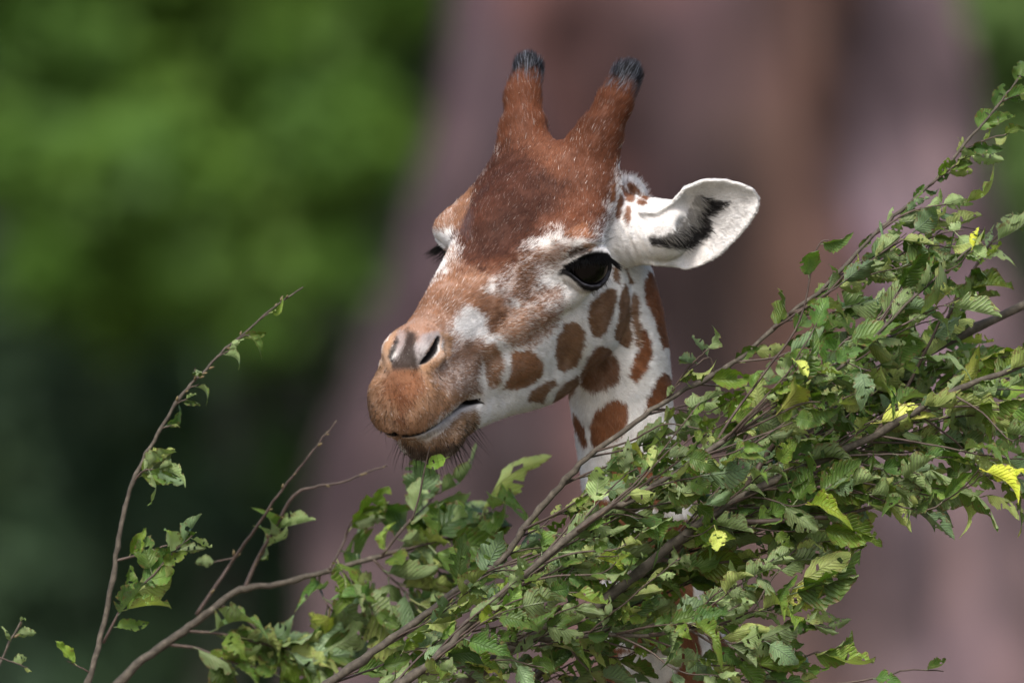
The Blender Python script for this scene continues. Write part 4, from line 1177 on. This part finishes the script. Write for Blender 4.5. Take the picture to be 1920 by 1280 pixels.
# ------------------------------------------------------------------ ground
m, n, l = new_mat('ground_soil'); b, o = principled(n, l, 0.95, 0.1)
tcg = n.new('ShaderNodeTexCoord')
g1 = noise(n, l, 0.5, 5, .6, tcg.outputs['Object']); g2 = noise(n, l, 14, 4, .6, tcg.outputs['Object'])
rg = ramp(n, l, g1.outputs[0], [(.35, (.17, .135, .10)), (.55, (.14, .115, .085)), (.75, (.085, .085, .05))])
l.new(rg.outputs[0], b.inputs['Base Color']); bump(n, l, g2.outputs[0], .6, .05, b)
NG = 40
gx = np.linspace(-1, 1, NG+1); gx = np.sign(gx)*np.abs(gx)**2*600
GVt = [(x, y+60, 0.0) for y in gx for x in gx]
GF = [(j*(NG+1)+i, j*(NG+1)+i+1, (j+1)*(NG+1)+i+1, (j+1)*(NG+1)+i) for j in range(NG) for i in range(NG)]
go = mesh_obj('ground', GVt, GF, m); tag(go, kind='structure')

# ------------------------------------------------------------------ the massive trunk behind the giraffe
TD = 2.2*DIST                             # its distance behind the giraffe
TK = (DIST+TD)/DIST*S                     # metres per photo unit at that distance
def tx(px): return (px-960)*TK
def tz(py): return H+(640-py)*TK
lz = [0.0, tz(1280), tz(900), tz(500), tz(0), tz(-500), 11.0, 16.0]
ledge = [tx(420), tx(560), tx(620), tx(715), tx(825), tx(890), tx(930), tx(950)]
redge = [tx(2380), tx(2200), tx(2090), tx(1925), tx(1805), tx(1760), tx(1700), tx(1680)]
m, n, l = new_mat('trunk_bark'); b, o = principled(n, l, 0.9, 0.15)
tct = n.new('ShaderNodeTexCoord'); mp = n.new('ShaderNodeMapping'); mp.inputs['Scale'].default_value = (1, 1, 0.5)
l.new(tct.outputs['Object'], mp.inputs[0])
t1 = noise(n, l, 0.85, 4, .5, mp.outputs[0]); t2 = noise(n, l, 4.5, 4, .6, mp.outputs[0]); t3 = noise(n, l, 0.8, 3, .5, tct.outputs['Object'])
sxt = n.new('ShaderNodeSeparateXYZ'); l.new(tct.outputs['Object'], sxt.inputs[0])
def mt2(op, a, b):
    t = n.new('ShaderNodeMath'); t.operation = op
    for i_, v in enumerate((a, b)):
        if isinstance(v, (int, float)): t.inputs[i_].default_value = v
        else: l.new(v, t.inputs[i_])
    return t.outputs[0]
# bark colour bands, wandering with height; flute highlight and groove shade painted in
xn = mt2('DIVIDE', mt2('SUBTRACT', sxt.outputs[0], tx(600)), tx(2000)-tx(600))
xn = mt2('ADD', xn, mt2('MULTIPLY', mt2('SUBTRACT', t1.outputs[0], .5), .62))
def bx_(p): return (p-600)/1400
ra_ = ramp(n, l, xn, [(bx_(640), (.100, .070, .086)), (bx_(800), (.072, .052, .064)), (bx_(900), (.050, .039, .049)), (bx_(1010), (.070, .046, .055)), (bx_(1085), (.105, .052, .050)), (bx_(1190), (.070, .048, .056)),
  (bx_(1330), (.052, .037, .039)), (bx_(1450), (.085, .053, .047)), (bx_(1560), (.108, .062, .053)), (bx_(1645), (.062, .044, .055)), (bx_(1725), (.200, .152, .188)), (bx_(1830), (.165, .120, .140)), (bx_(1960), (.11, .075, .08))])
rb_ = ramp(n, l, t3.outputs[0], [(.36, (.62, .60, .62)), (.5, (1, 1, 1)), (.64, (1.45, 1.35, 1.42))])
c1 = mixrgb(n, l, 1.0, ra_.outputs[0], rb_.outputs[0], 'MULTIPLY')
# paler bark low down
zr = mt2('DIVIDE', mt2('SUBTRACT', tz(640), sxt.outputs[2]), tz(0)-tz(900))
zr = mt2('ADD', zr, mt2('MULTIPLY', mt2('SUBTRACT', t3.outputs[0], .5), 1.2))
rz = ramp(n, l, zr, [(.0, (0, 0, 0)), (.45, (1, 1, 1))])
c1 = mixrgb(n, l, mt2('MULTIPLY', rz.outputs[0], .55), c1, (.130, .094, .100))
t4 = noise(n, l, 1.5, 3, .5, tct.outputs['Object'])
rd_ = ramp(n, l, t4.outputs[0], [(.36, (.48, .46, .45)), (.5, (1, 1, 1)), (.66, (1.5, 1.42, 1.38))])
c1 = mixrgb(n, l, 1.0, c1, rd_.outputs[0], 'MULTIPLY')
c1 = mixrgb(n, l, 1.0, c1, (.83, .84, .77), 'MULTIPLY')
rc_ = ramp(n, l, t2.outputs[0], [(.3, (.72, .7, .7)), (.7, (1.2, 1.2, 1.2))])
l.new(mixrgb(n, l, 1.0, c1, rc_.outputs[0], 'MULTIPLY'), b.inputs['Base Color'])
bump(n, l, t2.outputs[0], .7, .06, b)
M_TRUNK = m
zs = np.linspace(0, 16, 150); na_ = 220
TV = []
ph0 = np.linspace(0, 2*pi, na_, endpoint=False)
ridge = 0.030*np.sin(ph0*9+.6)+0.022*np.sin(ph0*17+2)+0.05*np.sin(ph0*4+1.0)
for z in zs:
    a, b2 = np.interp(z, lz, ledge), np.interp(z, lz, redge)
    cx, rr = (a+b2)/2, (b2-a)/2
    wob = 0.035*np.sin(ph0*2+z*1.1)+0.03*np.sin(ph0*3-z*2.3)+0.018*np.sin(ph0*23+z*1.3)+0.012*np.sin(ph0*41-z*2.1)+0.02*np.sin(ph0*6+z*.8)
    R2 = rr*(1+ridge*0.7+wob)/1.03
    for p, r_ in zip(ph0, R2): TV.append((cx+r_*cos(p), TD+rr*0.9+0.9*r_*sin(p), z))
TF = [(i*na_+j, i*na_+(j+1) % na_, (i+1)*na_+(j+1) % na_, (i+1)*na_+j) for i in range(len(zs)-1) for j in range(na_)]
tree = empty('tree', (tx(1350), TD+2, 0)); tag(tree, 'massive mauve-brown tree trunk with fluted bark, widening towards its base, behind the giraffe', 'tree')
tr_ = mesh_obj('trunk', TV, TF, M_TRUNK, tree); tr_.location = -Vector(tree.location)

# ------------------------------------------------------------------ woodland beyond
def foliage_mat(name, c0, c1, c2, transl=0.25):
    m, n, l = new_mat(name); b, o = principled(n, l, 0.6, 0.25)
    g = n.new('ShaderNodeNewGeometry'); tcf = n.new('ShaderNodeTexCoord')
    nn = noise(n, l, 0.9, 3, .6, tcf.outputs['Object'])
    fac = n.new('ShaderNodeMath'); fac.operation = 'ADD'
    ri = n.new('ShaderNodeMath'); ri.operation = 'MULTIPLY'; ri.inputs[1].default_value = 0.3
    l.new(g.outputs['Random Per Island'], ri.inputs[0]); l.new(nn.outputs[0], fac.inputs[0]); l.new(ri.outputs[0], fac.inputs[1])
    r = ramp(n, l, fac.outputs[0], [(.40, c0), (.62, c1), (.88, c2)])
    l.new(r.outputs[0], b.inputs['Base Color'])
    t = n.new('ShaderNodeBsdfTranslucent'); l.new(r.outputs[0], t.inputs[0])
    mx = n.new('ShaderNodeMixShader'); mx.inputs[0].default_value = transl
    l.new(b.outputs[0], mx.inputs[1]); l.new(t.outputs[0], mx.inputs[2]); l.new(mx.outputs[0], o.inputs[0])
    return m
M_BRIGHT = foliage_mat('foliage_bright', (.045, .105, .014), (.075, .158, .021), (.120, .220, .033))
M_DARK = foliage_mat('foliage_dark', (.018, .038, .018), (.030, .060, .028), (.058, .105, .042), .12)  # darker green than the crowns; the shade of the wood is in it
M_MID = foliage_mat('foliage_mid', (.030, .062, .016), (.052, .105, .024), (.090, .155, .032))
m, n, l = new_mat('far_bark'); b, o = principled(n, l, .9, .1)
tcb = n.new('ShaderNodeTexCoord'); nf = noise(n, l, 6, 4, .6, tcb.outputs['Object'])
l.new(ramp(n, l, nf.outputs[0], [(.3, (.030, .034, .026)), (.7, (.065, .068, .054))]).outputs[0], b.inputs['Base Color']); M_FBARK = m
def leaf_cloud(blobs, count, size, r_):
    """leaf-sized quads on and inside ellipsoid clumps"""
    blobs = np.array(blobs, float)
    w = (blobs[:, 3]**2); k = r_.choice(len(blobs), count, p=w/w.sum())
    d = unit(r_.normal(0, 1, (count, 3))); rad = r_.uniform(.55, 1.05, (count, 1))
    c = blobs[k, :3] + d*rad*np.stack([blobs[k, 3], blobs[k, 3], blobs[k, 3]*blobs[k, 4]], 1)
    nrm = unit(d*0.7+r_.normal(0, .6, (count, 3))+np.array([0, 0, .3]))
    a = unit(np.cross(nrm, r_.normal(0, 1, (count, 3)))); b = np.cross(nrm, a)
    s = size*r_.uniform(.6, 1.3, (count, 1))
    V = np.stack([c-a*s*.5, c+b*s*.32, c+a*s*.5, c-b*s*.32], 1).reshape(-1, 3)
    return V, np.arange(count*4).reshape(-1, 4)
def simple_tree(name, label, x, y, height, trunk_r, blobs, count, size, mat, seed, lean=0.0, group=None, cat='tree'):
    r_ = np.random.default_rng(seed)
    e = empty(name, (x, y, 0)); tag(e, label, cat, group)
    zs_ = np.linspace(0, height, 14); V, Fs = [], []
    for i, z in enumerate(zs_):
        rr = trunk_r*(1-0.72*z/height)*(1+.5*max(0, 1-z/0.8)); cx = lean*z+0.08*sin(z*.9+seed)
        for q in range(10):
            V.append((cx+rr*cos(2*pi*q/10), rr*sin(2*pi*q/10)+0.06*sin(z*.7+seed*2), z))
    for i in range(13):
        for q in range(10): Fs.append((i*10+q, i*10+(q+1) % 10, i*10+10+(q+1) % 10, i*10+10+q))
    for b_ in blobs:                                          # a limb into each clump
        z0 = min(height*0.95, max(height*.2, b_[2]-b_[3]*.9)); p0 = np.array([lean*z0, 0, z0]); p1 = np.array(b_[:3]); k0 = len(V)
        for t in (0, 1):
            rr = trunk_r*(.34-.22*t); p = p0*(1-t)+p1*t
            for q in range(5): V.append((p[0]+rr*cos(2*pi*q/5), p[1]+rr*.3, p[2]+rr*sin(2*pi*q/5)))
        for q in range(5): Fs.append((k0+q, k0+(q+1) % 5, k0+5+(q+1) % 5, k0+5+q))
    mesh_obj('trunk', V, Fs, M_FBARK, e)
    cv, cq = leaf_cloud(blobs, count, size, r_)
    me_ = big_mesh('crown', cv, cq, mat); co = bpy.data.objects.new('crown', me_); C.objects.link(co); co.parent = e
    return e
# big trunk's own crown, far above the frame
rr_ = np.random.default_rng(21)
cv, cq = leaf_cloud([(rr_.uniform(-6, 6), rr_.uniform(-5, 5), rr_.uniform(14, 21), rr_.uniform(1.6, 2.8), .7) for _ in range(18)], 9000, .45, rr_)
me_ = big_mesh('crown', cv, cq, M_MID); co = bpy.data.objects.new('crown', me_); C.objects.link(co); co.parent = tree
# trees seen on the left (and a strip on the right); the frame there covers about 6 m at this distance
FD = 4.2*DIST; FK = (DIST+FD)/DIST*S
def fx(px): return (px-960)*FK
def fz(py): return H+(640-py)*FK
def blob_at(px, py, rad, x0, dy=0, fl=.8): return (fx(px)-x0, dy, fz(py), rad*FK, fl)
GW = 'trees of the wood beyond'
x0 = fx(880)
simple_tree('tree', 'bright green broadleaf tree, its crown filling the upper left behind the bare shoot', x0, FD, 11, .22,
  [blob_at(*v) for v in ((120, 60, 170, x0, 0), (330, 140, 170, x0, .3), (560, 60, 180, x0, 0), (640, 250, 160, x0, -.2), (470, 330, 150, x0, .2), (250, 330, 170, x0, -.3), (60, 300, 150, x0, 0), (400, -150, 260, x0, 0), (80, -180, 240, x0, 0), (700, -120, 260, x0, 0), (330, 500, 140, x0, .1), (600, 470, 130, x0, .2), (130, 500, 120, x0, 0), (480, 600, 90, x0, .3), (230, 590, 80, x0, .3), (350, -500, 340, x0, 0), (780, -420, 300, x0, .5))], 15000, .36, M_BRIGHT, 4)
x0 = fx(2050)
simple_tree('tree', 'green tree whose crown shows beside the massive trunk, beyond the highest leaf sprays', x0, FD, 10, .2,
  [blob_at(*v) for v in ((1930, 60, 190, x0, 0), (2000, 330, 200, x0, 0), (2200, 100, 260, x0, 0), (2250, 450, 240, x0, 0), (2000, -250, 260, x0, 0))], 4500, .3, M_MID, 6)
for i, (px, dd, r_, lab) in enumerate(((420, 2.5, .15, 'grey-green bole standing in the dark wood, left of the massive trunk'), (205, 6, .24, 'slim grey bole in the dark wood behind the slender upright shoot'), (560, 5, .25, 'thin dark bole close beside the massive trunk'))):
    x0 = fx(px)*(1+dd/(DIST+FD)); y0 = FD+dd
    simple_tree('tree', lab, x0, y0, 13, r_, [(rr_.uniform(-2.5, 2.5), rr_.uniform(-1, 2), rr_.uniform(9, 14), rr_.uniform(1.2, 2), .8) for _ in range(7)], 2500, .35, M_MID, 30+i, group=GW)
# shrubs under the trees; the dark ones have the understorey's shade in their colour
for i, (px, py, rad, dd, mt_) in enumerate(((60, 760, 330, 3.5, M_DARK), (330, 900, 300, 4.5, M_MID), (560, 820, 280, 5.5, M_MID), (760, 900, 330, 6.5, M_DARK), (-250, 800, 380, 4.5, M_DARK), (150, 1150, 260, 2.8, M_DARK), (480, 1200, 260, 3.2, M_DARK), (2050, 700, 340, 5, M_DARK))):
    x0 = fx(px); top_ = fz(py-rad)
    bl = [(rr_.uniform(-.7, .7)*rad*FK, rr_.uniform(-.5, .5), max(.5, zz), rad*FK*rr_.uniform(.4, .62), .9) for zz in np.linspace(.6, top_-rad*FK*.35, 9)]
    simple_tree('shrub', ('shrub coloured as in shade, ' if mt_ is M_DARK else 'mid green shrub, ') + ['at the far left of the wood', 'below the bright green crown', 'beside the massive trunk', 'partly hidden by the massive trunk', 'outermost on the left', 'low and broad, left of the pale grey stem', 'low, behind the pale grey stem', 'to the right of the massive trunk'][i], x0, FD+dd, top_*.8, .12, bl, 4200, .26, mt_, 50+i, cat='shrub')
# the far wood as one mass
bl = [(x, 30+10*sin(x*.37)+rr_.uniform(-3, 3), z, rr_.uniform(1.8, 3.0), .9) for x in np.arange(-34, 36, 2.6) for z in (1.5, 4.5, 7.5, 10.5, 13.5)]
cv, cq = leaf_cloud(bl, 42000, .75, rr_)
me_ = big_mesh('wood', cv, cq, M_DARK); wo_ = bpy.data.objects.new('wood', me_); C.objects.link(wo_); wo_.location = (0, FD, 0); tag(wo_, 'dark far-off wood closing the view', 'wood', kind='stuff')
print('all', round(time.time()-T0, 1))
